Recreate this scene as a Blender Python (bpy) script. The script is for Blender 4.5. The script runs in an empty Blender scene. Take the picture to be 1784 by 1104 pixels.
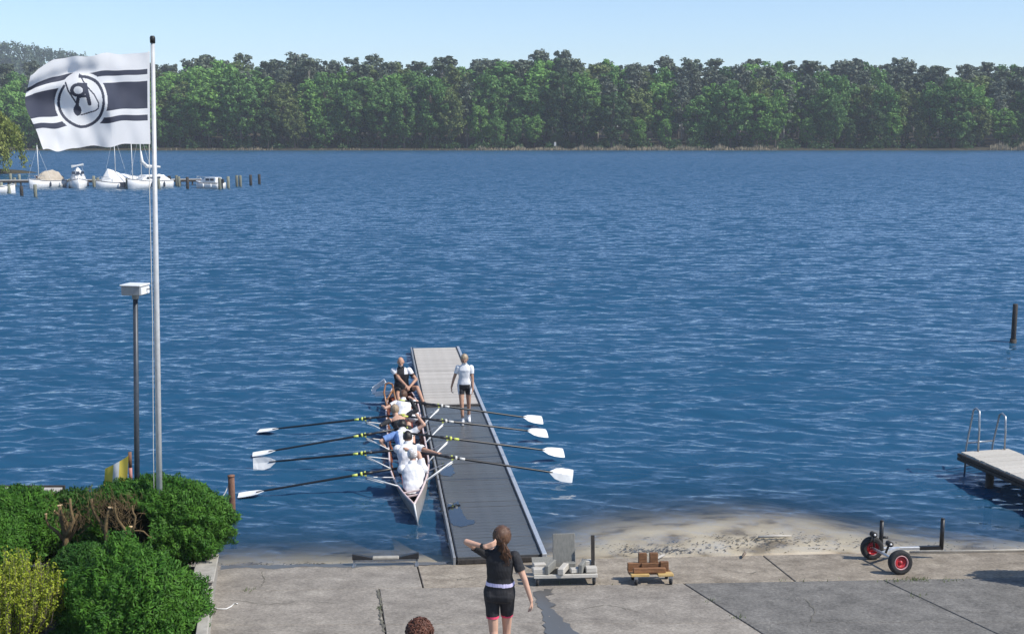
import bpy, bmesh, math, random
import numpy as np
from mathutils import Vector, Matrix, Quaternion

SC = bpy.context.scene
COL = SC.collection
R = math.radians
V = Vector

# ------------------------------------------------------------------ camera
FPX, YH, CX, CY = 2150.0, 220.0, 892.0, 552.0        # focal length in photo pixels, horizon row, centre
HC = 6.6                                              # camera height above the lake
TH = math.atan((CY - YH) / FPX)
CT, ST = math.cos(TH), math.sin(TH)
cam_d = bpy.data.cameras.new('camera')
cam_d.sensor_fit = 'HORIZONTAL'
cam_d.sensor_width = 36.0
cam_d.lens = 36.0 * FPX / 1784.0
cam_d.clip_start = 0.1
cam_d.clip_end = 6000
cam = bpy.data.objects.new('camera', cam_d)
cam.location = (0, 0, HC)
cam.rotation_euler = (math.pi / 2 - TH, 0, 0)
COL.objects.link(cam)
SC.camera = cam

# ------------------------------------------------------------------ sky and sun
SUN_EL, SUN_AZ = R(48), R(110)                         # azimuth measured clockwise from +Y (away from the camera)
w = bpy.data.worlds.new('World')
SC.world = w
w.use_nodes = True
wn = w.node_tree.nodes
sky = wn.new('ShaderNodeTexSky')
sky.sky_type = 'NISHITA'
sky.sun_disc = False
sky.sun_elevation = SUN_EL
sky.sun_rotation = SUN_AZ
sky.altitude = 50
sky.air_density = 0.8
sky.dust_density = 0.3
sky.ozone_density = 3.3
w.node_tree.links.new(sky.outputs[0], wn['Background'].inputs[0])
wn['Background'].inputs[1].default_value = 0.125
sun_d = bpy.data.lights.new('sun', 'SUN')
sun_d.energy = 3.7
sun_d.angle = R(0.53)
sun_d.color = (1.0, 0.95, 0.87)
sun = bpy.data.objects.new('sun', sun_d)
SDIR = V((math.cos(SUN_EL) * math.sin(SUN_AZ), math.cos(SUN_EL) * math.cos(SUN_AZ), math.sin(SUN_EL)))
sun.rotation_euler = SDIR.to_track_quat('Z', 'Y').to_euler()
sun.location = SDIR * 60
COL.objects.link(sun)
SC.view_settings.view_transform = 'Standard'
SC.view_settings.look = 'None'
SC.view_settings.exposure = 0.5
SC.view_settings.gamma = 1.0
SC.view_settings.use_curve_mapping = False
SC.cycles.max_bounces = 6
SC.cycles.transparent_max_bounces = 12
SC.cycles.sample_clamp_indirect = 3.0
SC.cycles.caustics_reflective = False
SC.cycles.caustics_refractive = False

# ------------------------------------------------------------------ pixel -> world
def ray(x, y):
    a, b = (x - CX) / FPX, (y - CY) / FPX
    return V((a, CT - b * ST, -ST - b * CT))
def at_z(x, y, z):
    d = ray(x, y)
    return V((0, 0, HC)) + d * ((z - HC) / d.z)
def at_d(x, y, d):
    r = ray(x, y)
    return V((0, 0, HC)) + r * (d / r.y)
def scale_at(d, z=0.5):
    return FPX / (d * CT + (HC - z) * ST)

# the slipway is one plane rising from the waterline towards the camera
E0, E1 = at_z(400, 985, 0.03), at_z(1784, 957, 0.03)
EDIR = (E1 - E0); EDIR.z = 0; EDIR.normalize()
EBACK = V((EDIR.y, -EDIR.x, 0))                       # horizontal, away from the water
SLOPE = 0.12
RN = V((-EBACK.x * SLOPE, -EBACK.y * SLOPE, 1)).normalized()
def ramp_z(x, y):
    return 0.03 + SLOPE * ((x - E0.x) * EBACK.x + (y - E0.y) * EBACK.y)
def at_ramp(x, y, lift=0.0):
    d = ray(x, y); o = V((0, 0, HC))
    p0 = V((E0.x, E0.y, 0.03 + lift))
    return o + d * ((p0 - o).dot(RN) / d.dot(RN))

# ------------------------------------------------------------------ materials
MATS = {}
def new_mat(name):
    m = bpy.data.materials.new(name)
    m.use_nodes = True
    MATS[name] = m
    return m, m.node_tree.nodes, m.node_tree.links
def L(c): return (c[0], c[1], c[2], 1)
def surf(name, col, col2=None, rough=0.6, scale=8.0, detail=6, bump=0.0, bscale=None, metal=0.0, spec=0.5,
         stretch=None, rnd=0.0, ramp=(0.35, 0.65), coords='Object', trans=0.0, sheen=0.0, island=0.0, bdist=0.02, fine=0.0, fscale=24):
    m, n, l = new_mat(name)
    b = n['Principled BSDF']
    b.inputs['Roughness'].default_value = rough
    b.inputs['Metallic'].default_value = metal
    b.inputs['Specular IOR Level'].default_value = spec
    tc = n.new('ShaderNodeTexCoord')
    src = tc.outputs[coords]
    if coords == 'World':
        pass
    mp = n.new('ShaderNodeMapping')
    l.new(src, mp.inputs[0])
    if stretch: mp.inputs['Scale'].default_value = stretch
    nz = n.new('ShaderNodeTexNoise')
    nz.inputs['Scale'].default_value = scale
    nz.inputs['Detail'].default_value = detail
    nz.inputs['Roughness'].default_value = 0.6
    l.new(mp.outputs[0], nz.inputs[0])
    cr = n.new('ShaderNodeValToRGB')
    cr.color_ramp.elements[0].position, cr.color_ramp.elements[1].position = ramp
    cr.color_ramp.elements[0].color = L(col)
    cr.color_ramp.elements[1].color = L(col2 or col)
    l.new(nz.outputs[0], cr.inputs[0])
    out = cr.outputs[0]
    if fine:
        fz1 = n.new('ShaderNodeTexNoise'); fz1.inputs['Scale'].default_value = fscale; fz1.inputs['Detail'].default_value = 5; fz1.inputs['Roughness'].default_value = .75
        l.new(mp.outputs[0], fz1.inputs[0])
        fm = n.new('ShaderNodeMapRange'); fm.inputs[1].default_value = .3; fm.inputs[2].default_value = .7; fm.inputs[3].default_value = 1 - fine; fm.inputs[4].default_value = 1 + fine
        l.new(fz1.outputs[0], fm.inputs[0])
        fh = n.new('ShaderNodeHueSaturation'); l.new(out, fh.inputs['Color']); l.new(fm.outputs[0], fh.inputs['Value']); out = fh.outputs[0]
    if rnd or island:
        hsv = n.new('ShaderNodeHueSaturation')
        l.new(out, hsv.inputs['Color'])
        acc = None
        for amt, kind in ((rnd, 'o'), (island, 'i')):
            if not amt: continue
            if kind == 'o':
                s = n.new('ShaderNodeObjectInfo').outputs['Random']
            else:
                s = n.new('ShaderNodeNewGeometry').outputs['Random Per Island']
            mr = n.new('ShaderNodeMapRange')
            mr.inputs[3].default_value = 1 - amt
            mr.inputs[4].default_value = 1 + amt
            l.new(s, mr.inputs[0])
            if acc is None: acc = mr.outputs[0]
            else:
                mu = n.new('ShaderNodeMath'); mu.operation = 'MULTIPLY'
                l.new(acc, mu.inputs[0]); l.new(mr.outputs[0], mu.inputs[1]); acc = mu.outputs[0]
        l.new(acc, hsv.inputs['Value'])
        out = hsv.outputs[0]
    l.new(out, b.inputs['Base Color'])
    if bump:
        bz = n.new('ShaderNodeTexNoise')
        bz.inputs['Scale'].default_value = bscale or scale * 4
        bz.inputs['Detail'].default_value = 8
        l.new(mp.outputs[0], bz.inputs[0])
        bp = n.new('ShaderNodeBump')
        bp.inputs['Strength'].default_value = bump
        bp.inputs['Distance'].default_value = bdist
        l.new(bz.outputs[0], bp.inputs['Height'])
        l.new(bp.outputs[0], b.inputs['Normal'])
    if trans:
        t = n.new('ShaderNodeBsdfTranslucent')
        l.new(out, t.inputs[0])
        mx = n.new('ShaderNodeMixShader')
        mx.inputs[0].default_value = trans
        l.new(b.outputs[0], mx.inputs[1]); l.new(t.outputs[0], mx.inputs[2])
        l.new(mx.outputs[0], n['Material Output'].inputs[0])
    return m
def leaf(name, c1, c2, trans=0.3, island=0.3, rnd=0.12, rough=0.6, scale=0.5):
    return surf(name, c1, c2, rough=rough, scale=scale, detail=3, island=island, rnd=rnd, trans=trans, spec=0.25)

surf('concrete', (.185, .165, .141), (.335, .302, .258), rough=.9, scale=2.6, detail=12, bump=.5, bscale=28, spec=.25, rnd=.05, ramp=(.3, .7), bdist=.012, fine=.38)
surf('asphalt', (.115, .110, .102), (.205, .195, .178), rough=.92, scale=3.0, detail=12, bump=.6, bscale=40, spec=.2, rnd=.06, ramp=(.3, .7), bdist=.012, fine=.38)
surf('worn_concrete', (.18, .152, .118), (.355, .308, .245), rough=.9, scale=3.2, detail=12, bump=.5, bscale=26, spec=.25, rnd=.05, ramp=(.3, .7), bdist=.012, fine=.38)
surf('joint_fill', (.11, .105, .09), (.17, .16, .12), rough=.95, scale=6, spec=.2)
surf('wall_plaster', (.30, .28, .24), (.42, .395, .345), rough=.85, scale=5, bump=.3)
surf('wall_stone', (.22, .205, .18), (.34, .31, .27), rough=.9, scale=9, bump=.4)
surf('soil', (.05, .04, .028), (.09, .07, .045), rough=1, scale=6, bump=.8)
surf('wood_grey', (.36, .335, .30), (.52, .49, .45), rough=.8, scale=5, stretch=(1, 9, 9), bump=.35, bscale=14, rnd=.10, spec=.3)
surf('wood_wet', (.058, .062, .064), (.105, .108, .108), rough=.28, scale=4, stretch=(1, 7, 7), bump=.25, bscale=16, rnd=.07, spec=.5)
surf('wood_pale', (.42, .39, .34), (.55, .52, .46), rough=.8, scale=5, stretch=(1, 8, 8), bump=.3, bscale=14, rnd=.08)
surf('wood_dark', (.025, .022, .02), (.055, .047, .04), rough=.8, scale=7, stretch=(4, 4, 1), bump=.4, rnd=.2)
surf('wood_pile', (.11, .085, .062), (.21, .16, .12), rough=.9, scale=9, stretch=(5, 5, 1), bump=.5, rnd=.2)
surf('pile_pale', (.16, .17, .13), (.30, .30, .23), rough=.9, scale=3, stretch=(4, 4, 1), rnd=.25)
surf('wood_trolley', (.13, .058, .024), (.25, .12, .05), rough=.7, scale=8, stretch=(1, 6, 6), bump=.25, rnd=.15)
surf('wood_yellow', (.48, .31, .10), (.60, .42, .17), rough=.7, scale=8, stretch=(1, 6, 6), bump=.2)
surf('ply_grey', (.17, .17, .155), (.24, .235, .21), rough=.8, scale=10, stretch=(6, 6, 1), bump=.2)
surf('mahogany', (.13, .028, .022), (.22, .05, .035), rough=.35, scale=6, stretch=(1, 5, 5), spec=.5)
surf('varnish_wood', (.22, .10, .045), (.34, .17, .08), rough=.35, scale=6, stretch=(1, 5, 5))
surf('hull_white', (.27, .255, .235), (.34, .32, .295), rough=.3, scale=3)
surf('gunwale', (.62, .47, .45), (.70, .57, .54), rough=.4, scale=8)
surf('alu', (.52, .54, .56), (.62, .64, .66), rough=.42, metal=.55, scale=20, spec=.5)
surf('pole_grey', (.46, .47, .48), (.56, .57, .58), rough=.4, metal=.1, scale=9)
surf('alu_dull', (.22, .23, .24), (.32, .33, .34), rough=.55, metal=.3, scale=9, spec=.4)
surf('alu_white', (.70, .70, .69), (.78, .78, .77), rough=.35, scale=20)
surf('steel_rail', (.30, .32, .34), (.40, .42, .44), rough=.35, metal=.7, scale=20)
surf('black_plastic', (.012, .012, .014), (.022, .022, .024), rough=.45, scale=20)
surf('carbon', (.010, .011, .013), (.016, .017, .02), rough=.35, scale=30)
surf('rubber', (.016, .016, .017), (.03, .03, .031), rough=.85, scale=30, bump=.2)
surf('rim_red', (.42, .022, .03), (.52, .035, .045), rough=.4, scale=12)
surf('rim_edge', (.55, .30, .31), (.62, .36, .37), rough=.4, scale=12)
surf('lime', (.55, .62, .10), (.66, .72, .18), rough=.5, scale=12)
surf('blade_white', (.76, .76, .74), (.82, .82, .80), rough=.35, scale=6)
surf('paint_white', (.72, .72, .71), (.80, .80, .79), rough=.4, scale=6)
surf('paint_dirty', (.56, .55, .51), (.70, .69, .66), rough=.5, scale=9)
surf('lamp_dark', (.035, .045, .06), (.055, .065, .08), rough=.45, metal=.2, scale=9)
surf('lamp_lit_white', (.72, .73, .74), (.80, .80, .80), rough=.3, scale=9)  # white of the lamp head where the sun strikes it
surf('lamp_grey', (.26, .28, .30), (.32, .34, .36), rough=.4, scale=9)  # grey neck, and the white head's shaded faces
surf('rust', (.13, .065, .04), (.25, .13, .085), rough=.85, scale=12, bump=.3, stretch=(1, 1, .4))
surf('red_white', (.36, .10, .08), (.52, .30, .26), rough=.6, scale=8)
surf('rope', (.55, .54, .50), (.68, .66, .62), rough=.9, scale=60)
surf('cover_tan', (.36, .31, .24), (.48, .42, .34), rough=.8, scale=2)
surf('cover_white', (.66, .66, .65), (.78, .78, .77), rough=.7, scale=2)
surf('boat_glass', (.02, .03, .045), (.04, .05, .07), rough=.1, scale=4)
surf('hull_blue', (.03, .04, .06), (.05, .06, .09), rough=.35, scale=3)
surf('flag_white', (.82, .82, .84), (.88, .88, .89), rough=.8, scale=2, trans=.45)
surf('flag_navy', (.030, .036, .062), (.045, .052, .082), rough=.75, scale=2, trans=.15)
surf('flag_yellow', (.60, .46, .05), (.68, .54, .09), rough=.8, scale=2, trans=.3)
surf('flag_grey', (.45, .48, .50), (.55, .58, .60), rough=.8, scale=2, trans=.3)
surf('bark', (.075, .06, .047), (.15, .12, .095), rough=.95, scale=3, stretch=(3, 3, .6), bump=.6)
surf('bark_pale', (.26, .235, .20), (.42, .39, .34), rough=.9, scale=2, stretch=(3, 3, .6))
surf('cut_wood', (.58, .40, .20), (.70, .52, .30), rough=.8, scale=12)
surf('dead_twig', (.10, .068, .032), (.19, .13, .06), rough=.95, scale=6, island=.3)
surf('reed', (.28, .23, .15), (.42, .355, .24), rough=.9, scale=.6, island=.3, spec=.2)
surf('bank', (.035, .034, .022), (.08, .07, .045), rough=1, scale=.4, spec=.1)
surf('hill_ground', (.018, .028, .014), (.03, .042, .02), rough=1, scale=.05, spec=.1)
leaf('leaf_bright', (0.12, 0.27, 0.055), (0.21, 0.37, 0.09))
leaf('leaf_mid', (0.085, 0.195, 0.05), (0.14, 0.27, 0.07))
leaf('leaf_olive', (0.11, 0.16, 0.048), (0.18, 0.225, 0.075))
leaf('leaf_dark', (0.045, 0.1, 0.034), (0.075, 0.145, 0.046))
leaf('needle', (0.075, 0.105, 0.066), (0.14, 0.168, 0.1), trans=.1)
leaf('needle_blue', (0.088, 0.115, 0.082), (0.15, 0.172, 0.118), trans=.1)
leaf('hill_leaf', (.045, .078, .042), (.085, .125, .06), trans=.1, island=.12, scale=.02)
leaf('willow_leaf', (.16, .21, .04), (.27, .30, .08))
leaf('hedge_leaf', (.034, .116, .011), (.082, .205, .022), trans=.25, scale=5.5, island=.4)
leaf('hedge_dark', (.026, .085, .012), (.055, .14, .02), trans=.2, scale=2.2, island=.35)
leaf('gold_leaf', (.22, .30, .02), (.40, .44, .05), trans=.3, scale=4, island=.3)
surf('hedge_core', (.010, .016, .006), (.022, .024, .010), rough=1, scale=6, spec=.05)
surf('skin', (.52, .31, .22), (.60, .37, .27), rough=.55, scale=6, spec=.35)
surf('skin_tan', (.42, .235, .155), (.50, .29, .20), rough=.55, scale=6, spec=.35)
surf('lips', (.36, .13, .11), (.40, .15, .13), rough=.5)
surf('eye_dark', (.02, .015, .012), rough=.2)
surf('cloth_white', (.70, .70, .72), (.79, .79, .80), rough=.85, scale=9, bump=.5, bscale=10, bdist=.03)
surf('cloth_black', (.012, .012, .015), (.02, .02, .024), rough=.8, scale=9, bump=.5, bscale=10, bdist=.03)
surf('cloth_blue', (.13, .24, .50), (.18, .30, .58), rough=.85, scale=9)
surf('cloth_pink', (.75, .05, .13), (.82, .08, .17), rough=.8, scale=9)
surf('cloth_lilac', (.52, .48, .72), (.66, .62, .82), rough=.8, scale=9)
surf('hair_brown', (.055, .026, .015), (.15, .075, .04), rough=.42, scale=10, stretch=(14, 14, 1.5), bump=.4, bscale=20, island=.55)
surf('hair_red', (.07, .025, .014), (.16, .06, .035), rough=.5, scale=14, bump=.6, bscale=30)
surf('hair_dark', (.012, .010, .009), (.035, .024, .018), rough=.45, scale=14, bump=.4)
surf('hair_blond', (.26, .19, .12), (.40, .31, .21), rough=.5, scale=14, bump=.4)
surf('hair_grey', (.34, .32, .30), (.46, .44, .42), rough=.6, scale=14)
surf('shoe_dark', (.03, .028, .028), (.05, .048, .045), rough=.7, scale=9)
surf('seaweed', (.05, .042, .02), (.14, .105, .055), rough=.9, scale=20, bump=.5)

# ------------------------------------------------------------------ mesh builder
class MB:
    def __init__(s): s.v, s.f, s.m = [], [], []
    def add(s, vs, fs, mi=0):
        o = len(s.v)
        s.v += [tuple(p) for p in vs]
        s.f += [tuple(i + o for i in f) for f in fs]
        s.m += [mi] * len(fs)
        return s
    def box(s, c, size, rot=None, mi=0, taper=1.0):
        c = V(c); h = V(size) / 2
        vs = []
        for sz in (-1, 1):
            k = taper if sz > 0 else 1
            for sx, sy in ((-1, -1), (1, -1), (1, 1), (-1, 1)):
                p = V((sx * h.x * k, sy * h.y * k, sz * h.z))
                if rot is not None: p = rot @ p
                vs.append(c + p)
        return s.add(vs, [(3, 2, 1, 0), (4, 5, 6, 7), (0, 1, 5, 4), (1, 2, 6, 5), (2, 3, 7, 6), (3, 0, 4, 7)], mi)
    def beam(s, a, b, wd, ht, up=(0, 0, 1), mi=0):
        a, b = V(a), V(b); d = (b - a)
        ln = d.length; d.normalize()
        sd = d.cross(V(up)).normalized(); u = sd.cross(d)
        rot = Matrix((sd, d, u)).transposed()
        return s.box((a + b) / 2, (wd, ln, ht), rot, mi)
    def tube(s, pts, rad, n=8, mi=0, cap=True):
        pts = [V(p) for p in pts]
        if not hasattr(rad, '__len__'): rad = [rad] * len(pts)
        rings = []; prev = None
        for i, p in enumerate(pts):
            t = (pts[min(i + 1, len(pts) - 1)] - pts[max(i - 1, 0)]).normalized()
            if prev is None:
                a = V((0, 0, 1)) if abs(t.z) < .9 else V((1, 0, 0))
                sd = t.cross(a).normalized()
            else:
                sd = (prev - t * prev.dot(t)).normalized()
            prev = sd; u = t.cross(sd)
            rings.append([p + (sd * math.cos(2 * math.pi * k / n) + u * math.sin(2 * math.pi * k / n)) * rad[i] for k in range(n)])
        vs = [q for r in rings for q in r]
        fs = []
        for i in range(len(pts) - 1):
            for k in range(n):
                fs.append((i * n + k, i * n + (k + 1) % n, (i + 1) * n + (k + 1) % n, (i + 1) * n + k))
        if cap:
            fs.append(tuple(range(n - 1, -1, -1)))
            fs.append(tuple((len(pts) - 1) * n + k for k in range(n)))
        return s.add(vs, fs, mi)
    def ell(s, c, rad, rot=None, nu=14, nv=9, mi=0, fn=None):
        c = V(c); vs = []; fs = []
        for j in range(nv + 1):
            ph = math.pi * j / nv
            for i in range(nu):
                t = 2 * math.pi * i / nu
                d = V((math.sin(ph) * math.cos(t), math.sin(ph) * math.sin(t), math.cos(ph)))
                k = fn(d) if fn else 1
                p = V((d.x * rad[0] * k, d.y * rad[1] * k, d.z * rad[2] * k))
                if rot is not None: p = rot @ p
                vs.append(c + p)
        for j in range(nv):
            for i in range(nu):
                fs.append((j * nu + i, (j + 1) * nu + i, (j + 1) * nu + (i + 1) % nu, j * nu + (i + 1) % nu))
        return s.add(vs, fs, mi)
    def loft(s, rings, cap=True, mi=0, closed=True):
        n = len(rings[0]); vs = [q for r in rings for q in r]; fs = []
        for i in range(len(rings) - 1):
            for k in range(n if closed else n - 1):
                fs.append((i * n + k, i * n + (k + 1) % n, (i + 1) * n + (k + 1) % n, (i + 1) * n + k))
        if cap:
            fs.append(tuple(range(n - 1, -1, -1))); fs.append(tuple((len(rings) - 1) * n + k for k in range(n)))
        return s.add(vs, fs, mi)
    def prism(s, poly, ext, mi=0):
        n = len(poly); ext = V(ext); poly = [V(p) for p in poly]
        vs = poly + [p + ext for p in poly]
        fs = [tuple(range(n)), tuple(range(2 * n - 1, n - 1, -1))]
        fs += [(i, n + i, n + (i + 1) % n, (i + 1) % n) for i in range(n)]
        return s.add(vs, fs, mi)
    def build(s, name, mat, parent=None, smooth=False, origin=None, bevel=0):
        me = bpy.data.meshes.new(name)
        o3 = V((0, 0, 0))
        if parent is not None and origin is None:
            p = parent
            while p is not None: o3 += p.location; p = p.parent
        elif origin is not None: o3 = V(origin)
        me.from_pydata([tuple(V(p) - o3) for p in s.v], [], s.f)
        for mm in (mat if isinstance(mat, (list, tuple)) else [mat]): me.materials.append(MATS[mm])
        me.polygons.foreach_set('material_index', s.m)
        bm = bmesh.new(); bm.from_mesh(me)
        bmesh.ops.recalc_face_normals(bm, faces=bm.faces)
        if bevel:
            bmesh.ops.bevel(bm, geom=bm.edges[:], offset=bevel, segments=1, affect='EDGES', clamp_overlap=True)
        bm.to_mesh(me); bm.free()
        if smooth: me.polygons.foreach_set('use_smooth', [True] * len(me.polygons))
        ob = bpy.data.objects.new(name, me)
        COL.objects.link(ob)
        if parent is not None: ob.parent = parent
        elif origin is not None: ob.location = o3
        return ob
def tag(o, label=None, cat=None, group=None, kind=None):
    if label: o['label'] = label
    if cat: o['category'] = cat
    if group: o['group'] = group
    if kind: o['kind'] = kind
    return o
def thing(name, loc, label, cat, group=None):
    o = bpy.data.objects.new(name, None)
    o.location = loc; o.empty_display_size = .2
    COL.objects.link(o)
    return tag(o, label, cat, group)
def np_mesh(name, verts, faces, mat, parent=None, smooth=False):
    verts = np.asarray(verts, np.float32); faces = np.asarray(faces, np.int32)
    me = bpy.data.meshes.new(name)
    k = faces.shape[1]
    me.vertices.add(len(verts)); me.vertices.foreach_set('co', verts.ravel())
    me.loops.add(faces.size); me.loops.foreach_set('vertex_index', faces.ravel())
    me.polygons.add(len(faces))
    me.polygons.foreach_set('loop_start', np.arange(0, faces.size, k, dtype=np.int32))
    me.update(calc_edges=True)
    if smooth: me.polygons.foreach_set('use_smooth', np.ones(len(faces), bool))
    me.materials.append(MATS[mat])
    ob = bpy.data.objects.new(name, me); COL.objects.link(ob)
    if parent is not None: ob.parent = parent
    return ob
def clone(o, parent=None):
    c = o.copy(); COL.objects.link(c); c.parent = parent
    return c
def clone_tree(o, loc, rz=0, sc=(1, 1, 1)):
    c = o.copy(); COL.objects.link(c)
    c.location = loc; c.rotation_euler = (0, 0, rz); c.scale = sc
    for ch in o.children:
        d = ch.copy(); COL.objects.link(d); d.parent = c
    return c
def quads_np(c, nrm, tdir, ln, wd):
    """leaf quads: centres c, normals nrm, tangents tdir, half length ln, half width wd"""
    t = tdir - nrm * np.sum(tdir * nrm, 1, keepdims=True)
    t /= np.linalg.norm(t, axis=1, keepdims=True) + 1e-9
    b = np.cross(nrm, t)
    ln = np.asarray(ln).reshape(-1, 1); wd = np.asarray(wd).reshape(-1, 1)
    v = np.stack([c - t * ln, c + b * wd, c + t * ln, c - b * wd], 1).reshape(-1, 3)
    f = np.arange(len(v)).reshape(-1, 4)
    return v, f
def rnd_dirs(rg, n):
    d = rg.normal(size=(n, 3)); return d / np.linalg.norm(d, axis=1, keepdims=True)
def vnoise(p, seed=0, freq=1.0, octs=3):
    """cheap smooth noise from summed sines, p (n,3)"""
    rg = np.random.default_rng(seed); out = np.zeros(len(p)); a = 1
    for o in range(octs):
        for k in range(4):
            d = rg.normal(size=3) * freq; out += a * np.sin(p @ d + rg.uniform(0, 6.28)) / 4
        freq *= 2.1; a *= .55
    return out

# ================================================================== LAKE, BED, BEACH
DOCK_YAW = math.atan((640 - CX) / FPX)                # direction of the dock and of the boat beside it
DDIR = V((math.sin(DOCK_YAW), math.cos(DOCK_YAW), 0))
DLAT = V((DDIR.y, -DDIR.x, 0))
def shore_s(x, y):                                    # metres out from the paved edge
    return -((x - E0.x) * EBACK.x + (y - E0.y) * EBACK.y)
def bed_z(x, y):
    s = shore_s(x, y)
    p = np.stack([x, y, np.zeros_like(x)], 1)
    nz = vnoise(p, 5, .9, 4)
    t = (x - E0.x) * EDIR.x + (y - E0.y) * EDIR.y     # along the shore
    bar = 1 / (1 + np.exp(-(t - 5.2) / .35)) * (1 - 1 / (1 + np.exp(-(t - 10.6) / .8)))     # sandy shallows right of the dock
    steep = -.02 - .22 * np.clip(s, 0, None) - .004 * np.clip(s, 0, None) ** 1.5
    hump = np.exp(-((t - 9.3) / 1.6) ** 2) * np.exp(-((s - 1.7) / .8) ** 2) * .035
    bw = .85 + .5 * np.exp(-((t - 9.3) / 1.8) ** 2)
    flat = .008 - .042 * s - .13 * np.clip(s - 1.6 * bw, 0, None) ** 1.15
    z = steep * (1 - bar) + flat * bar + hump
    z = z + nz * .014 * np.clip(s + .3, 0, 1)
    z = np.where(s < 0, -.06 + s * 0, z)
    return np.clip(z, -4, 1)
def grid_mesh(name, X, Y, Z, mat, smooth=True):
    nr, nc = X.shape
    idx = np.arange(nr * nc).reshape(nr, nc)
    f = np.stack([idx[:-1, :-1].ravel(), idx[:-1, 1:].ravel(), idx[1:, 1:].ravel(), idx[1:, :-1].ravel()], 1)
    return np_mesh(name, np.stack([X.ravel(), Y.ravel(), Z.ravel()], 1), f, mat, smooth=smooth)

m, n, l = new_mat('sand')
b = n['Principled BSDF']; b.inputs['Roughness'].default_value = .9; b.inputs['Specular IOR Level'].default_value = .3
tc = n.new('ShaderNodeTexCoord'); nz = n.new('ShaderNodeTexNoise'); nz.inputs['Scale'].default_value = 1.4; nz.inputs['Detail'].default_value = 9
l.new(tc.outputs['Object'], nz.inputs[0])
cr = n.new('ShaderNodeValToRGB')
cr.color_ramp.elements[0].position = .36; cr.color_ramp.elements[0].color = (.22, .175, .115, 1)
cr.color_ramp.elements[1].position = .62; cr.color_ramp.elements[1].color = (.56, .48, .36, 1)
e = cr.color_ramp.elements.new(.46); e.color = (.45, .375, .27, 1)
l.new(nz.outputs[0], cr.inputs[0]); l.new(cr.outputs[0], b.inputs['Base Color'])
bz = n.new('ShaderNodeTexNoise'); bz.inputs['Scale'].default_value = 30; bz.inputs['Detail'].default_value = 6
bp = n.new('ShaderNodeBump'); bp.inputs['Strength'].default_value = .5; bp.inputs['Distance'].default_value = .02
l.new(tc.outputs['Object'], bz.inputs[0]); l.new(bz.outputs[0], bp.inputs['Height']); l.new(bp.outputs[0], b.inputs['Normal'])

xs = np.concatenate([np.linspace(-60, -10, 12)[:-1], np.linspace(-10, 16, 260), np.linspace(16, 70, 12)[1:]])
ss = np.concatenate([np.linspace(14, 26, 180), np.linspace(26, 60, 12)[1:]])
X, Y = np.meshgrid(xs, ss)
Z = bed_z(X.ravel(), Y.ravel()).reshape(X.shape)
bed = grid_mesh('lake_bed', X, Y, Z, 'sand'); tag(bed, kind='structure')

# water material: fresnel mirror over a body that gets opaque with its own depth
m, n, l = new_mat('water')
for x in list(n):
    if x.type != 'OUTPUT_MATERIAL': n.remove(x)
out = n['Material Output']
tc = n.new('ShaderNodeTexCoord')
mp1 = n.new('ShaderNodeMapping'); mp1.inputs['Scale'].default_value = (.72, 1, 1); l.new(tc.outputs['Object'], mp1.inputs[0])
WSL = 2.6
geo = n.new('ShaderNodeNewGeometry')
def vmath(op, a_, b_=None):
    v_ = n.new('ShaderNodeVectorMath'); v_.operation = op
    for i_, x_ in enumerate((a_, b_)):
        if x_ is None: continue
        if isinstance(x_, tuple): v_.inputs[i_].default_value = x_
        else: l.new(x_, v_.inputs[i_])
    return v_.outputs[0]
acc = geo.outputs['Normal']
sp0 = n.new('ShaderNodeSeparateXYZ'); l.new(geo.outputs['Position'], sp0.inputs[0])
mr0 = n.new('ShaderNodeMapRange'); l.new(sp0.outputs['Y'], mr0.inputs[0]); mr0.inputs[1].default_value = 30; mr0.inputs[2].default_value = 130; mr0.inputs[3].default_value = 1.0; mr0.inputs[4].default_value = 1.75
def vscale(v_, f_):
    q_ = n.new('ShaderNodeVectorMath'); q_.operation = 'SCALE'; l.new(v_, q_.inputs[0]); l.new(f_, q_.inputs['Scale']); return q_.outputs[0]
for sc_, det, sx, sy, kf in ((1.1, 2, .06, .06, .48), (2.9, 3, .09, .10, .66), (8.0, 3, .09, .10, .40)):
    z = n.new('ShaderNodeTexNoise'); z.inputs['Scale'].default_value = sc_; z.inputs['Detail'].default_value = det; z.inputs['Distortion'].default_value = .4
    l.new(mp1.outputs[0], z.inputs[0])
    dv_ = vmath('SUBTRACT', z.outputs['Color'], (.5, .5, .5))
    fro = vmath('MULTIPLY', vmath('MAXIMUM', dv_, (0, 0, 0)), (0, -kf * WSL, 0))           # steep lee fronts
    gen = vmath('MULTIPLY', dv_, (sx * WSL, sy * WSL, 0))
    acc = vmath('ADD', acc, vscale(vmath('ADD', fro, gen), mr0.outputs[0]))
sp_ = n.new('ShaderNodeSeparateXYZ'); l.new(geo.outputs['Position'], sp_.inputs[0])
mr_ = n.new('ShaderNodeMapRange'); l.new(sp_.outputs['Y'], mr_.inputs[0]); mr_.inputs[1].default_value = 35; mr_.inputs[2].default_value = 200; mr_.inputs[3].default_value = .0; mr_.inputs[4].default_value = -.10
cb_ = n.new('ShaderNodeCombineXYZ'); l.new(mr_.outputs[0], cb_.inputs['Y'])       # the open lake is rougher than the lee of the shore
WN = vmath('NORMALIZE', vmath('ADD', acc, cb_.outputs[0]))
fr = n.new('ShaderNodeFresnel'); fr.inputs[0].default_value = 1.33; l.new(WN, fr.inputs['Normal'])
gl = n.new('ShaderNodeBsdfGlossy'); gl.inputs['Roughness'].default_value = .10; gl.inputs[0].default_value = (1, 1, 1, 1)
l.new(WN, gl.inputs['Normal'])
at = n.new('ShaderNodeAttribute'); at.attribute_name = 'depth'
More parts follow.
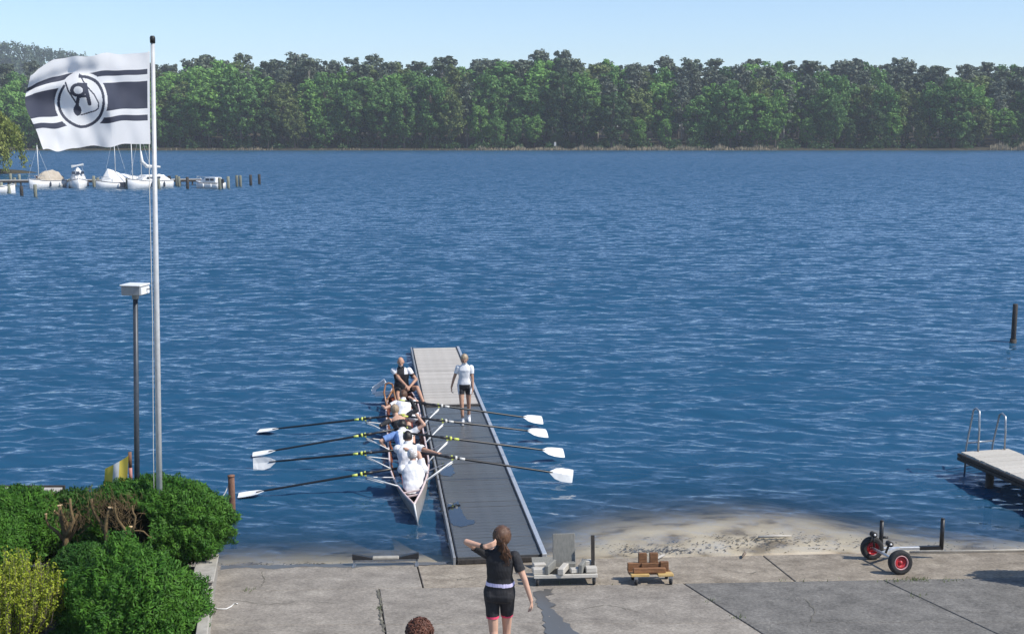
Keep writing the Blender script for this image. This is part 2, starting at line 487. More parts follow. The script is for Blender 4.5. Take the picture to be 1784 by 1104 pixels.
df = n.new('ShaderNodeBsdfDiffuse'); df.inputs[0].default_value = (.015, .074, .146, 1)
tr = n.new('ShaderNodeBsdfTransparent'); tr.inputs[0].default_value = (.96, .96, .93, 1)
mb = n.new('ShaderNodeMixShader'); l.new(at.outputs['Fac'], mb.inputs[0]); l.new(tr.outputs[0], mb.inputs[1]); l.new(df.outputs[0], mb.inputs[2])
mx = n.new('ShaderNodeMixShader'); fmul = n.new('ShaderNodeMath'); fmul.operation = 'MULTIPLY'; fmul.use_clamp = True; fmul.inputs[1].default_value = 1.5; l.new(fr.outputs[0], fmul.inputs[0]); bk_ = n.new('ShaderNodeMath'); bk_.operation = 'SUBTRACT'; bk_.inputs[0].default_value = 1; l.new(geo.outputs['Backfacing'], bk_.inputs[1])
fm2 = n.new('ShaderNodeMath'); fm2.operation = 'MULTIPLY'; l.new(fmul.outputs[0], fm2.inputs[0]); l.new(bk_.outputs[0], fm2.inputs[1]); l.new(fm2.outputs[0], mx.inputs[0]); l.new(mb.outputs[0], mx.inputs[1]); l.new(gl.outputs[0], mx.inputs[2])
l.new(mx.outputs[0], out.inputs[0])

# wave grid, rows spaced with distance
inv = np.linspace(1 / 15.5, 1 / 420.0, 1050)
rows = 1 / inv
cols = np.linspace(-1, 1, 640)
Yg = np.repeat(rows[:, None], len(cols), 1)
Xg = cols[None, :] * (rows[:, None] * .62 + 4)
dY = np.abs(np.gradient(rows))[:, None]; dX = (rows[:, None] * .62 + 4) * 2 / len(cols)
rg = np.random.default_rng(11)
Zg = np.zeros_like(Yg)
for i in range(64):
    lam = .26 * (1.9 / .26) ** rg.uniform(0, 1)
    ang = rg.normal(0, .48) + .08
    k = 2 * math.pi / lam
    kx, ky = k * math.sin(ang), k * math.cos(ang)
    fade = np.clip(lam / (2.4 * dY) - .7, 0, 1) * np.clip(lam / (3.0 * np.abs(math.sin(ang)) * dX + 1e-6) - .6, 0, 1)
    ph = kx * Xg + ky * Yg + rg.uniform(0, 6.28)
    amp = .0054 * lam ** .85 * rg.uniform(.6, 1.3)
    Zg += amp * fade * (np.sin(ph) + .28 * np.cos(2 * ph))
gust = .8 + .35 * vnoise(np.stack([Xg.ravel() * .5, Yg.ravel(), 0 * Yg.ravel()], 1), 9, .12, 3).reshape(Yg.shape)
dep = -bed_z(Xg.ravel(), Yg.ravel()).reshape(Yg.shape)
calm = .18 + .82 * np.clip((dep + .02) / .5, 0, 1)
Zg *= gust * calm
water = grid_mesh('lake_water', Xg, Yg, Zg, 'water'); tag(water, kind='structure')
a = water.data.attributes.new('depth', 'FLOAT', 'POINT')
a.data.foreach_set('value', (1 - np.exp(-3.0 * np.clip(dep, 0, 5))).ravel().astype(np.float32))

# ================================================================== SLIPWAY
def seamx(k, y): return {0: 250, 1: 660 + .15 * (y - 1025), 2: 1195 + 1.57 * (y - 1018), 3: 1550 + 2.13 * (y - 1015), 4: 2300}[k]
def h1(x): return 1030 - .0175 * (x - 340)
EDGE = lambda x: 985 - .0202 * (x - 400)
slip = bpy.data.objects.new('slipway', None); COL.objects.link(slip); tag(slip, kind='structure')
base = MB()
base.prism([at_ramp(150, 2400, -.05), at_ramp(2600, 2400, -.05), at_ramp(2600, EDGE(2600) + 2, -.05), at_ramp(150, EDGE(150) + 2, -.05)], (0, 0, -.3))
base.build('slab_bed', 'joint_fill', slip)
GAP = .012
def slab(pts, mat, lift=0.0):
    P = [at_ramp(x, y, lift) for x, y in pts]
    c = sum(P, V()) / len(P)
    Q = []
    for i, p in enumerate(P):                          # pull corners in to leave an open joint
        a = (P[i - 1] - p).normalized(); b2 = (P[(i + 1) % len(P)] - p).normalized()
        Q.append(p + (a + b2) * GAP * .8)
    mbx = MB(); mbx.prism(Q, (0, 0, -.14))
    return mbx.build('slab', mat, slip, bevel=.008)
ROWS = [lambda x: h1(x), lambda x: 1088 - .004 * (x - 400), lambda x: 1190, lambda x: 1400, lambda x: 2300]
rs = random.Random(3)
def meet(k, row):
    y = 1030
    for _ in range(8): y = row(seamx(k, y))
    return (seamx(k, y), y)
for r in range(4):
    for k in range(4):
        a, b2 = meet(k, ROWS[r]), meet(k + 1, ROWS[r])
        c, d = meet(k + 1, ROWS[r + 1]), meet(k, ROWS[r + 1])
        mt = 'asphalt' if k == 2 and r < 2 else ('asphalt' if k == 3 else 'concrete')
        slab([a, b2, c, d], mt, rs.uniform(-.004, .004))
AX = [(250, 250), (725, 737), (1328, 1385), (2300, 2300)]
for k in range(3):
    (a0, a1), (b0, b1) = AX[k], AX[k + 1]
    slab([(a0, EDGE(a0)), (b0, EDGE(b0)), (b1, h1(b1)), (a1, h1(a1))], ['concrete', 'worn_concrete', 'worn_concrete'][k], [.002, -.003, .004][k])
# paved yard behind, up to the building where the photo was taken from
yz = ramp_z(0, 3.0)
yard = MB(); yard.box((0, -8, 1.75 - .1), (60, 21, .2)); yo = yard.build('yard_ground', 'concrete'); tag(yo, kind='structure')
# wet trail on the slabs
m, n, l = new_mat('wet_film')
b = n['Principled BSDF']; b.inputs['Base Color'].default_value = (.10, .096, .09, 1); b.inputs['Roughness'].default_value = .36
surf('puddle_water', (.012, .016, .02), (.015, .02, .026), rough=.03, scale=1, spec=.5).node_tree.nodes['Principled BSDF'].inputs['IOR'].default_value = 2.3
def film(name, pts, fn, mat, jag=0.0, seed=1, lift=.006):
    rr = random.Random(seed); out_pts = []
    for i in range(len(pts)):
        (x0, y0), (x1, y1) = pts[i], pts[(i + 1) % len(pts)]
        for k in range(6):
            t = k / 6
            out_pts.append((x0 + (x1 - x0) * t + rr.uniform(-jag, jag) * 1.5, y0 + (y1 - y0) * t + rr.uniform(-jag, jag) * .6))
    mm = MB(); mm.add([fn(x, y) + V((0, 0, lift)) for x, y in out_pts], [tuple(range(len(out_pts)))])
    return mm.build(name, mat)
f1 = film('wet_trail', [(932, 1030), (962, 1026), (962, 1036), (948, 1040), (966, 1054), (960, 1058), (985, 1082), (1012, 1110), (1040, 1140), (980, 1140), (950, 1100), (948, 1070), (936, 1048)], at_ramp, 'wet_film', 3)
tag(f1, kind='stuff')

# wet margin where small waves lap the paving
f2 = film('wet_margin', [(385, 986), (470, 984), (560, 982), (660, 980), (780, 978), (780, 983), (700, 984), (610, 988), (540, 986), (480, 991), (430, 988), (385, 993)], at_ramp, 'wet_film', 2.0, 7, .004); tag(f2, kind='stuff')
# ragged cracks in the slabs
ck = MB(); rc_ = random.Random(31)
for pts in ([(660, 1028), (664, 1050), (662, 1072), (672, 1104)], [(400, 1044), (470, 1052), (520, 1046), (600, 1050)], [(1010, 1060), (1060, 1052), (1120, 1066)], [(1260, 990), (1300, 998), (1345, 992)], [(1600, 1040), (1650, 1062), (1740, 1068)], [(1400, 1040), (1420, 1060), (1410, 1085)], [(760, 1000), (800, 1008), (830, 1004)], [(455, 995), (462, 1012), (450, 1024)]):
    fine_ = []
    for (x0, y0), (x1, y1) in zip(pts[:-1], pts[1:]):
        for t in np.linspace(0, 1, 9)[:-1]: fine_.append((x0 + (x1 - x0) * t + rc_.uniform(-2.5, 2.5), y0 + (y1 - y0) * t + rc_.uniform(-1.2, 1.2)))
    P_ = [at_ramp(x, y, .007) for x, y in fine_]; big = pts[0][0] == 660
    for a, b2 in zip(P_[:-1], P_[1:]):
        d = (b2 - a).normalized(); sd = d.cross(RN) * (rc_.uniform(.008, .022) if big else rc_.uniform(.002, .006))
        ck.add([a - sd, b2 - sd * .9, b2 + sd * .9, a + sd], [(0, 1, 2, 3)])
tag(ck.build('crack', 'joint_fill'), kind='stuff')

# ================================================================== PEOPLE
def ik(a, t, l1, l2, pole):
    a, t, pole = V(a), V(t), V(pole)
    d = t - a; D = min(d.length, (l1 + l2) * .998); d.normalize(); t = a + d * D
    c = (l1 * l1 + D * D - l2 * l2) / (2 * l1 * D); c = max(-1, min(1, c))
    p = (pole - d * pole.dot(d)).normalized()
    return a + d * (l1 * c) + p * (l1 * math.sqrt(max(0, 1 - c * c))), t
def person(label, group, base, H, pelvis, spine, lat, face, hands, feet, clothes, skin='skin', fem=True, hair=None, vox=.009,
           elbow_pole=None, knee_pole=None, head_off=None, hand_dir=None, foot_dir=None, finger_in=None):
    """pelvis: hip-joint centre; spine: unit vector up the back; lat: unit vector to the person's image-right side 'R';
       hands/feet: dict R/L -> wrist / ankle targets; face: direction the face looks"""
    k = H / 1.70
    base = V(base); P = V(pelvis); S = V(spine).normalized(); LA = V(lat).normalized()
    LA = (LA - S * LA.dot(S)).normalized(); FR = S.cross(LA).normalized()
    face = V(face).normalized()
    if FR.dot(face) < 0: FR = -FR
    root = thing('person', base, label, 'person', group)
    N = P + S * .50 * k
    wsh, whp = (.158 if fem else .182) * k, (.088 if fem else .085) * k
    HD = N + (S * .155 + (head_off or V((0, 0, 0)))) * k
    mbx = MB(); caps = []
    def cap(tg, a, r0, b2, r1, n=10):
        a, b2 = V(a), V(b2)
        d = (b2 - a); pts = []; rad = []
        dl = d.normalized()
        for t in (-.95, -.6, -.25): pts.append(a + dl * r0 * t); rad.append(r0 * math.sqrt(1 - t * t))
        for t in (.25, .6, .95): pts.append(b2 + dl * r1 * t); rad.append(r1 * math.sqrt(1 - t * t))
        mbx.tube(pts, rad, n)
        if tg: caps.append((tg, a, b2, r0, r1))
    # torso
    if fem: sec = [(-.16, .085, .08), (-.06, .165, .11), (.08, .168, .112), (.26, .142, .096), (.42, .122, .085), (.62, .135, .10), (.8, .148, .105), (.93, .135, .078), (1.02, .07, .055)]
    else:   sec = [(-.16, .085, .085), (-.06, .160, .115), (.08, .165, .118), (.26, .158, .112), (.42, .150, .108), (.62, .165, .118), (.8, .178, .12), (.93, .165, .088), (1.02, .085, .06)]
    rings = []
    for t, hw, hd in sec:
        c = P + S * .5 * k * t
        ring = []
        for i in range(20):
            an = 2 * math.pi * i / 20; ca, sa = math.cos(an), math.sin(an)
            ring.append(c + LA * (math.copysign(abs(ca) ** .85, ca) * hw * k) + FR * (math.copysign(abs(sa) ** .85, sa) * hd * k))
        rings.append(ring)
    mbx.loft(rings); caps.append(('torso', P, N, .13 * k, .11 * k))
    if not fem or True:
        cap(None, P - LA * whp * .9 - FR * .035 * k, .085 * k, P + LA * whp * .9 - FR * .035 * k, .085 * k)
    cap('neck', N - S * .04 * k, .052 * k, HD - S * .03 * k, .048 * k)
    # head
    up = S if face.dot(S) < .8 else V((0, 0, 1))
    hx = face.cross(S if abs(face.dot(S)) < .95 else V((0, 0, 1))).normalized(); hz = hx.cross(face).normalized()
    hr = Matrix((hx, face, hz)).transposed()
    hk = k * 1.0
    mbx.ell(HD + hz * .02 * hk, (.074 * hk, .092 * hk, .098 * hk), hr)
    mbx.ell(HD - hz * .055 * hk + face * .03 * hk, (.054 * hk, .058 * hk, .062 * hk), hr)
    mbx.ell(HD - hz * .012 * hk + face * .094 * hk, (.014 * hk, .022 * hk, .026 * hk), hr, 8, 6)
    mbx.ell(HD + hz * .018 * hk + face * .08 * hk, (.05 * hk, .015 * hk, .012 * hk), hr, 8, 6)
    for s in (-1, 1): mbx.ell(HD + hx * s * .076 * hk - hz * .005 * hk, (.012 * hk, .022 * hk, .032 * hk), hr, 8, 6)
    caps.append(('head', HD - hz * .03 * hk, HD + hz * .03 * hk, .085 * hk, .085 * hk))
    parts = {}
    for sd, s in (('R', 1), ('L', -1)):
        sh = P + S * .455 * k + LA * s * wsh
        ep = V((elbow_pole or {}).get(sd, -FR * .3 + LA * s - V((0, 0, .5))))
        el, wr = ik(sh, hands[sd], .285 * k, .245 * k, ep)
        a = 1.0 if fem else 1.13
        cap('uarm', sh, .050 * k * a, el, .036 * k * a); cap('farm', el, .037 * k * a, wr, .024 * k * a)
        hd = V((hand_dir or {}).get(sd, (wr - el))).normalized()
        ax = V((finger_in or {}).get(sd, FR)); ax = (ax - hd * ax.dot(hd)).normalized()      # palm normal
        acr = hd.cross(ax).normalized()
        for q in (-1, 0, 1): cap('hand', wr + acr * q * .018 * k, .014 * k, wr + hd * .08 * k + acr * q * .024 * k, .0125 * k, 8)
        for q, ln in ((-1.5, .062), (-.5, .075), (.5, .08), (1.5, .072)):
            r0 = wr + hd * .085 * k + acr * q * .0185 * k
            m1 = r0 + (hd * .85 + ax * .45) * ln * .5 * k
            m2 = m1 + (hd * .35 + ax * .85) * ln * .55 * k
            cap(None, r0, .0092 * k, m1, .0085 * k, 6); cap('hand', m1, .0085 * k, m2, .0075 * k, 6)
        tr0 = wr + hd * .03 * k - acr * .028 * k
        cap(None, tr0, .012 * k, tr0 + (hd * .7 - acr * .7 + ax * .3).normalized() * .045 * k, .0095 * k, 6)
        cap('hand', tr0 + (hd * .7 - acr * .7 + ax * .3).normalized() * .045 * k, .0095 * k, tr0 + (hd * .9 - acr * .5 + ax * .5).normalized() * .075 * k, .008 * k, 6)
        hp = P + LA * s * whp
        kp = V((knee_pole or {}).get(sd, FR + V((0, 0, .3))))
        kn, an = ik(hp, feet[sd], .43 * k, .41 * k, kp)
        cap('thigh', hp, .088 * k * (1 if fem else .98), kn, .054 * k); cap('shin', kn, .053 * k, an, .034 * k)
        cf = kn + (an - kn) * .3; bk = -(FR)
        sd3 = (an - kn).normalized(); bk = (bk - sd3 * bk.dot(sd3)).normalized()
        cap('shin', cf + bk * .016 * k, .05 * k, kn + (an - kn) * .6 + bk * .008 * k, .038 * k)
        fd = V((foot_dir or {}).get(sd, FR)); 
        cap('foot', an - fd * .045 * k - V((0, 0, .035 * k)), .034 * k, an + fd * .07 * k - V((0, 0, .038 * k)), .036 * k)
        cap('foot', an + fd * .06 * k - V((0, 0, .042 * k)), .036 * k, an + fd * .165 * k - V((0, 0, .052 * k)), .024 * k)
        parts[sd] = dict(sh=sh, el=el, wr=wr, hp=hp, kn=kn, an=an, hd=hd)
    tmp = mbx.build('tmp_body', skin)
    md = tmp.modifiers.new('r', 'REMESH'); md.mode = 'VOXEL'; md.voxel_size = vox
    ms = tmp.modifiers.new('s', 'SMOOTH'); ms.factor = .5; ms.iterations = 3 if vox > .008 else 10
    dg = bpy.context.evaluated_depsgraph_get()
    me = bpy.data.meshes.new_from_object(tmp.evaluated_get(dg))
    bpy.data.objects.remove(tmp)
    co = np.zeros(len(me.vertices) * 3); me.vertices.foreach_get('co', co); co = co.reshape(-1, 3)
    nor = np.zeros(len(me.vertices) * 3); me.vertices.foreach_get('normal', nor); nor = nor.reshape(-1, 3)
    fc = np.array([p.vertices[:] for p in me.polygons if len(p.vertices) == 4])
    cen = co[fc].mean(1)
    best = np.full(len(cen), 1e9); bt = np.zeros(len(cen)); bi = np.zeros(len(cen), int)
    tags = sorted({c[0] for c in caps})
    for tg, a, b2, r0, r1 in caps:
        a_ = np.array(a); d = np.array(b2 - a); t = np.clip(((cen - a_) @ d) / (d @ d), 0, 1)
        dist = np.linalg.norm(cen - a_ - t[:, None] * d, axis=1) - (r0 + (r1 - r0) * t)
        w_ = dist < best
        best[w_] = dist[w_]; bt[w_] = t[w_]; bi[w_] = tags.index(tg)
    tg_arr = np.array(tags)[bi]
    tt_torso = ((cen - np.array(P)) @ np.array(S)) / (.5 * k)
    latc = (cen - np.array(P)) @ np.array(LA)
    hgt = cen[:, 2] - base.z
    bvec = np.array(base)
    np_mesh('body', co - bvec, fc, skin, root, True)
    env = dict(tag=tg_arr, t=bt, ts=tt_torso, lat=latc, h=hgt, k=k, c=cen - np.array(P), fr=(cen - np.array(P)) @ np.array(FR))
    for nm, mt, fn, off in clothes:
        sel = fn(env)
        if not sel.any(): continue
        ff = fc[sel]; us, inv2 = np.unique(ff, return_inverse=True)
        wob = off * (1 + .5 * vnoise(co[us] * np.array([1, 1, .6]), 3, 18, 3))
        np_mesh(nm, co[us] + nor[us] * wob[:, None] - bvec, inv2.reshape(-1, 4), mt, root, True)
    for s in (-1, 1):
        e = MB(); e.ell(HD + hx * s * .03 * hk + face * .083 * hk + hz * .004 * hk, (.011 * hk, .008 * hk, .007 * hk), hr, 8, 6)
        e.build('eye', 'eye_dark', root, True)
    mo = MB(); mo.ell(HD - hz * .058 * hk + face * .083 * hk, (.022 * hk, .008 * hk, .007 * hk), hr, 8, 6); mo.build('mouth', 'lips', root, True)
    return root, dict(HD=HD, hr=hr, hx=hx, hz=hz, face=face, k=k, P=P, N=N, S=S, LA=LA, FR=FR, parts=parts)
def hair_cap(root, I, mat, thick=1.12, back=.02, low=-.02, rough=.05, seed=1, name='hair'):
    hm = MB(); k = I['k']; rr = random.Random(seed)
    ph = [rr.uniform(0, 6) for _ in range(6)]
    def fn(d):
        return 1 + rough * (math.sin(9 * d.x + ph[0]) * math.sin(8 * d.y + ph[1]) + .6 * math.sin(17 * d.z + ph[2] + 9 * d.x))
    hm.ell(I['HD'] + I['hz'] * (.03 + low * 0) * k - I['face'] * back * k, (.078 * thick * k, .088 * thick * k, .095 * thick * k), I['hr'], 26, 18, 0, fn)
    keep = MB(); keep.v = hm.v
    for f, mi in zip(hm.f, hm.m):
        c = sum((V(hm.v[i]) for i in f), V()) / len(f) - I['HD']
        fx, z = c.dot(I['face']) / k, c.dot(I['hz']) / k
        if z > low + max(0, fx + .02) * 1.15: keep.f.append(f); keep.m.append(mi)
    o = keep.build(name, mat, root, True)
    return o

# ================================================================== DOCK
DZ = .15
B0 = at_z(735, 912, 0)
def fp(s, q, z): return B0 + DDIR * s + DLAT * q + V((0, 0, z))      # frame along the dock / boat
_f = lambda x, y: ((at_z(x, y, DZ) - B0).dot(DDIR), (at_z(x, y, DZ) - B0).dot(DLAT))
S0, S1, SJ = _f(790, 973)[0], _f(717, 606)[0], _f(730, 708)[0]
Q0, Q1 = (_f(790, 972)[1] + _f(717, 606)[1]) / 2, (_f(945, 966)[1] + _f(800, 606)[1]) / 2
dock = thing('dock', fp(S0, (Q0 + Q1) / 2, 0), 'long floating wooden dock, dark and wet near the slipway, pale at its far end', 'dock')
pw, pitch = .135, .146
yawm = Matrix((DLAT, DDIR, V((0, 0, 1)))).transposed().to_4x4()
protos = []
for mt in ('wood_grey', 'wood_wet'):
    pm = MB(); pm.box((0, 0, -.018), (Q1 - Q0 - .10, pw if mt == 'wood_grey' else .143, .036))
    po = pm.build('plank', mt, dock, origin=(0, 0, 0), bevel=.004); protos.append(po)
rs = random.Random(8); first = [True, True]
s = S0 + .12
while s < S1 - .1:
    i = 0 if s > SJ else 1
    o = protos[i] if first[i] else clone(protos[i], dock)
    first[i] = False
    loc = fp(s, (Q0 + Q1) / 2 + rs.uniform(-.006, .006), DZ + rs.uniform(-.004, .004)) - dock.location
    o.matrix_basis = Matrix.Translation(loc) @ yawm @ Matrix.Rotation(rs.uniform(-.006, .006), 4, 'Z') @ Matrix.Rotation(rs.uniform(-.008, .008), 4, 'X')
    s += pitch
for q in (Q0, Q1):
    for a, b2 in ((S0, SJ - .02), (SJ + .02, S1)):
        e = MB(); sg = 1 if q > 1 else -1
        e.beam(fp(a, q, DZ - .05), fp(b2, q, DZ - .05), .075 if sg > 0 else .04, .15)
        e.build('edge_rail', 'alu' if sg > 0 else 'alu_dull', dock, bevel=.006)
        e = MB(); e.beam(fp(a, q - sg * .046, DZ + .012), fp(b2, q - sg * .046, DZ + .012), .018, .03)
        e.build('rail_lip', 'black_plastic', dock)
        for sk in np.arange(a + .8, b2 - .3, 1.6):
            e = MB(); e.box(fp(sk, q + sg * .04, DZ - .05), (.012, .06, .03), yawm.to_3x3()); e.build('bolt_plate', 'steel_rail', dock)
for a in (S0 + .02, S1 - .02, SJ):
    e = MB(); e.beam(fp(a, Q0 + .05, DZ - .055), fp(a, Q1 - .05, DZ - .055), .06, .06); e.build('end_beam', 'wood_dark', dock)
for a in np.arange(S0 + 1.6, S1, 2.2):
    e = MB(); e.box(fp(a, (Q0 + Q1) / 2, -.10), (1.1, 1.5, .34), yawm.to_3x3()); e.build('float', 'black_plastic', dock, bevel=.03)
e = MB()                                                # cross rib where the two pontoons meet
e.beam(fp(SJ, Q0 + .05, DZ + .012), fp(SJ, Q1 - .05, DZ + .012), .12, .02); e.build('joint_plate', 'wood_dark', dock)
# lie-down ramp plate at the shore end, right corner
e = MB()
pl = [at_ramp(928, 984, .05), at_ramp(1003, 982, .05), at_ramp(1003, 968, .13), at_ramp(926, 970, .13)]
e.prism(pl, (0, 0, -.025)); hp = e.build('gangplank', 'ply_grey', origin=pl[0])
tag(hp, 'grey gangplank sheet bridging slipway and dock end', 'gangplank')
# puddles on the dark deck
def dock_at(x, y): return at_z(x, y, DZ + .006)
for pts, lb in (([(782, 877), (800, 873), (804, 890), (812, 904), (828, 906), (826, 912), (806, 917), (790, 914), (780, 905)], 'blue puddle standing on wet dock boards near the slipway'),
                ([(770, 806), (788, 809), (792, 824), (784, 829), (768, 828)], 'small puddle under the bow rigger on the dock')):
    f = film('puddle', pts, dock_at, 'puddle_water', 1.5, 4, .0)
    tag(f, lb, 'puddle')

# ================================================================== ROWING BOAT
BL, ROLL, BQ = 10.5, R(9), -.07
RM = Matrix.Rotation(-ROLL, 3, DDIR)
def bp3(s, q, z):
    """point in the heeled boat: s from the bow, q to the dock side, z above the waterline"""
    return B0 + DDIR * s + DLAT * BQ + RM @ (DLAT * q + V((0, 0, z)))
if (RM @ DLAT).z < 0: RM = Matrix.Rotation(ROLL, 3, DDIR)
boat = thing('rowing_boat', fp(BL / 2, BQ, 0), 'open rowing gig with reddish brown interior moored along the dock', 'rowing boat')
def hb(s):
    return .375 * max(.01, min(1, math.sin(math.pi / 2 * min(1, s / 3.3)) ** .95, math.sin(math.pi / 2 * min(1, (BL - s) / 3.0)) ** .8))
def gz(s): return .215 + .14 * max(0, 1 - s / 3.2) ** 1.4 + .10 * max(0, 1 - (BL - s) / 3) ** 1.4
def section(s, inset=0.0, n=17):
    h = max(.004, hb(s) - inset); top = gz(s) - (0 if inset == 0 else .004); kz = -.13 + .12 * max(0, 1 - s / 1.2) ** 2 + .14 * max(0, 1 - (BL - s) / 1.2) ** 2 + inset
    return [bp3(s, h * math.copysign(abs(math.sin(a)) ** .75, math.sin(a)), top - (top - kz) * math.cos(a) ** .8 if abs(a) < math.pi / 2 - 1e-4 else top)
            for a in np.linspace(-math.pi / 2, math.pi / 2, n)]
st = list(np.concatenate([np.linspace(0, 1, 8)[:-1], np.linspace(1, BL - 1, 22), np.linspace(BL - 1, BL, 7)[1:]]))
h = MB(); h.loft([section(s) for s in st], cap=False, closed=False); h.build('hull', 'hull_white', boat, True)
h = MB(); h.loft([section(s, .018) for s in st[1:-1]], cap=False, closed=False); h.build('lining', 'mahogany', boat, True)
for sg in (-1, 1):
    g = MB(); g.tube([bp3(s, sg * hb(s), gz(s)) for s in st], .019, 6); g.build('gunwale', 'gunwale', boat, True)
g = MB(); g.tube([bp3(-.005, 0, gz(0) + .01), bp3(-.012, 0, .16), bp3(0, 0, -.04)], [.018, .016, .012], 6); g.build('stem_post', 'paint_white', boat, True)
for s in (.72, 1.02):
    g = MB(); g.beam(bp3(s, -hb(s) + .01, gz(s) - .03), bp3(s, hb(s) - .01, gz(s) - .03), .05, .02); g.build('thwart', 'gunwale', boat)
for s in np.arange(.5, BL - .5, .42):
    g = MB(); sec = section(s, .022); g.tube(sec, .011, 5); g.build('rib', 'varnish_wood', boat)
fb = MB(); fb.beam(bp3(.9, 0, -.05), bp3(BL - 1, 0, -.05), .34, .015); fb.build('floorboard', 'varnish_wood', boat)
dk = MB(); dk.prism([bp3(BL - .1, 0, gz(BL) + .0), bp3(BL - 1.0, hb(BL - 1.0) - .01, gz(BL - 1.0)), bp3(BL - 1.0, -hb(BL - 1.0) + .01, gz(BL - 1.0))], (0, 0, .012)); dk.build('stern_deck', 'varnish_wood', boat)
GS = [1.85, 3.28, 4.72, 6.13]                         # gates, bow to stern
GATES = {}
for gi, s in enumerate(GS):
    for sg in (-1, 1):
        pin = bp3(s, sg * .80, .44)
        a = bp3(s - .42, sg * hb(s - .42), gz(s - .4) + .01); b2 = bp3(s + .30, sg * hb(s + .3), gz(s + .3) + .01)
        lo = bp3(s - .05, sg * (hb(s) - .005), gz(s) - .08)
        rg2 = MB(); rg2.tube([a, pin], .013, 7); rg2.tube([b2, pin], .010, 7); rg2.tube([lo, pin + V((0, 0, -.03))], .009, 7)
        ro = rg2.build('rigger', 'alu_white', boat, True)
        up = (RM @ V((0, 0, 1)))
        pn = MB(); pn.tube([pin - up * .05, pin + up * .11], .011, 7); pn.build('pin', 'steel_rail', ro)
        gt = MB(); gt.beam(pin + up * .035 - DDIR * .03, pin + up * .035 + DDIR * .03, .035, .02); gt.beam(pin + up * .10 - DDIR * .03, pin + up * .10 + DDIR * .03, .03, .015)
        gt.beam(pin + up * .03 + DDIR * .032, pin + up * .105 + DDIR * .032, .02, .016, up=(1, 0, 0)); gt.build('gate', 'lime', ro)
        GATES[(gi, sg)] = pin + up * .068
    ss_ = s - .45
    se = MB(); se.box(bp3(ss_, 0, .12), (.30, .26, .03), RM @ yawm.to_3x3()); se.box(bp3(ss_, 0, .07), (.22, .2, .05), RM @ yawm.to_3x3()); so = se.build('sliding_seat', 'varnish_wood', boat, bevel=.01)
    rl = MB()
    for q in (-.13, .13): rl.beam(bp3(ss_ - .35, q, .04), bp3(ss_ + .55, q, .04), .03, .02)
    rl.build('slide_track', 'alu', boat)
    ft = MB(); ft.prism([bp3(s + .28, -.18, -.02), bp3(s + .28, .18, -.02), bp3(s + .5, .18, .2), bp3(s + .5, -.18, .2)], DDIR * .02); ft.build('footplate', 'mahogany', boat)
# coxswain's wooden back rest near the stern
cb = MB()
for pts in ([(8.05, -.34, .12), (8.45, -.36, .5), (8.75, -.30, .62)], [(8.05, -.10, .12), (8.4, -.13, .42), (8.75, -.14, .60)], [(8.75, -.30, .62), (8.78, -.22, .64), (8.75, -.14, .60)], [(8.3, -.36, .3), (8.55, -.15, .5)]):
    cb.tube([bp3(*p) for p in pts], .022, 6)
cb.build('backrest_frame', 'varnish_wood', boat, True)
cs = MB(); cs.box(bp3(8.95, .0, .28), (.5, .4, .04), RM @ yawm.to_3x3()); cs.build('cox_seat', 'mahogany', boat)
# white frame reaching out beyond the stern
wf = MB()
for a, b2 in (((9.2, -.30, .62), (9.2, -.62, .47)), ((9.2, -.62, .47), (9.15, -.60, .36)), ((9.15, -.60, .36), (9.1, -.22, .33))):
    wf.beam(bp3(*a), bp3(*b2), .10, .07, up=DDIR)
wf.beam(bp3(9.15, -.60, .32), bp3(9.1, -.2, .30), .12, .03)
wf.build('stern_frame', 'paint_white', boat, bevel=.006)

# sculls
def scull(gi, sg, tip_px, tip_z, squared, label):
    g = GATES[(gi, sg)]; tip = at_z(tip_px[0], tip_px[1], tip_z)
    d = (tip - g).normalized(); Lo = (tip - g).length
    hnd = g - d * .88
    root = thing('scull', tip, label, 'oar', 'sculls of the rowing boat')
    bl = .46
    m1 = MB(); m1.tube([hnd + d * .13, g, tip - d * (bl + .1), tip - d * (.02 if sg > 0 else bl * .7)], [.021, .024, .019, .009], 8); m1.build('shaft', 'carbon', root, True)
    m1 = MB(); m1.tube([hnd, hnd + d * .13], .017, 8); m1.build('grip', 'lime', root, True)
    m1 = MB(); m1.tube([g - d * .14, g + d * .04], .028, 8); m1.build('sleeve', 'black_plastic', root, True)
    m1 = MB(); m1.tube([g + d * .05, g + d * .09], .042, 10); m1.tube([g + d * .14, g + d * .24], .026, 8); m1.build('collar', 'lime' if sg < 0 or gi == 1 else 'paint_dirty', root, True)
    hor = d.cross(V((0, 0, 1))).normalized(); ver = hor.cross(d).normalized()
    wdir = (ver * math.cos(squared) + hor * math.sin(squared)).normalized(); nrm = d.cross(wdir).normalized()
    rings = []
    for t, wu, wl, cup in ((0, .018, .018, 0), (.10, .045, .055, .006), (.25, .085, .11, .016), (.5, .105, .14, .026), (.8, .112, .145, .022), (.96, .110, .140, .012), (1.0, .10, .13, .008)):
        p = tip - d * bl * (1 - t)
        rings.append([p + wdir * wu + nrm * .004, p + nrm * (cup + .006), p - wdir * wl + nrm * .004, p - wdir * wl - nrm * .004, p + nrm * (cup - .006), p + wdir * wu - nrm * .004])
    m1 = MB(); m1.loft(rings); m1.build('blade', 'blade_white', root, False)
    return hnd, d
HND = {}
names = ['bow rower', 'dark-haired rower', 'rower with the blue sleeve', 'rower in the black top']
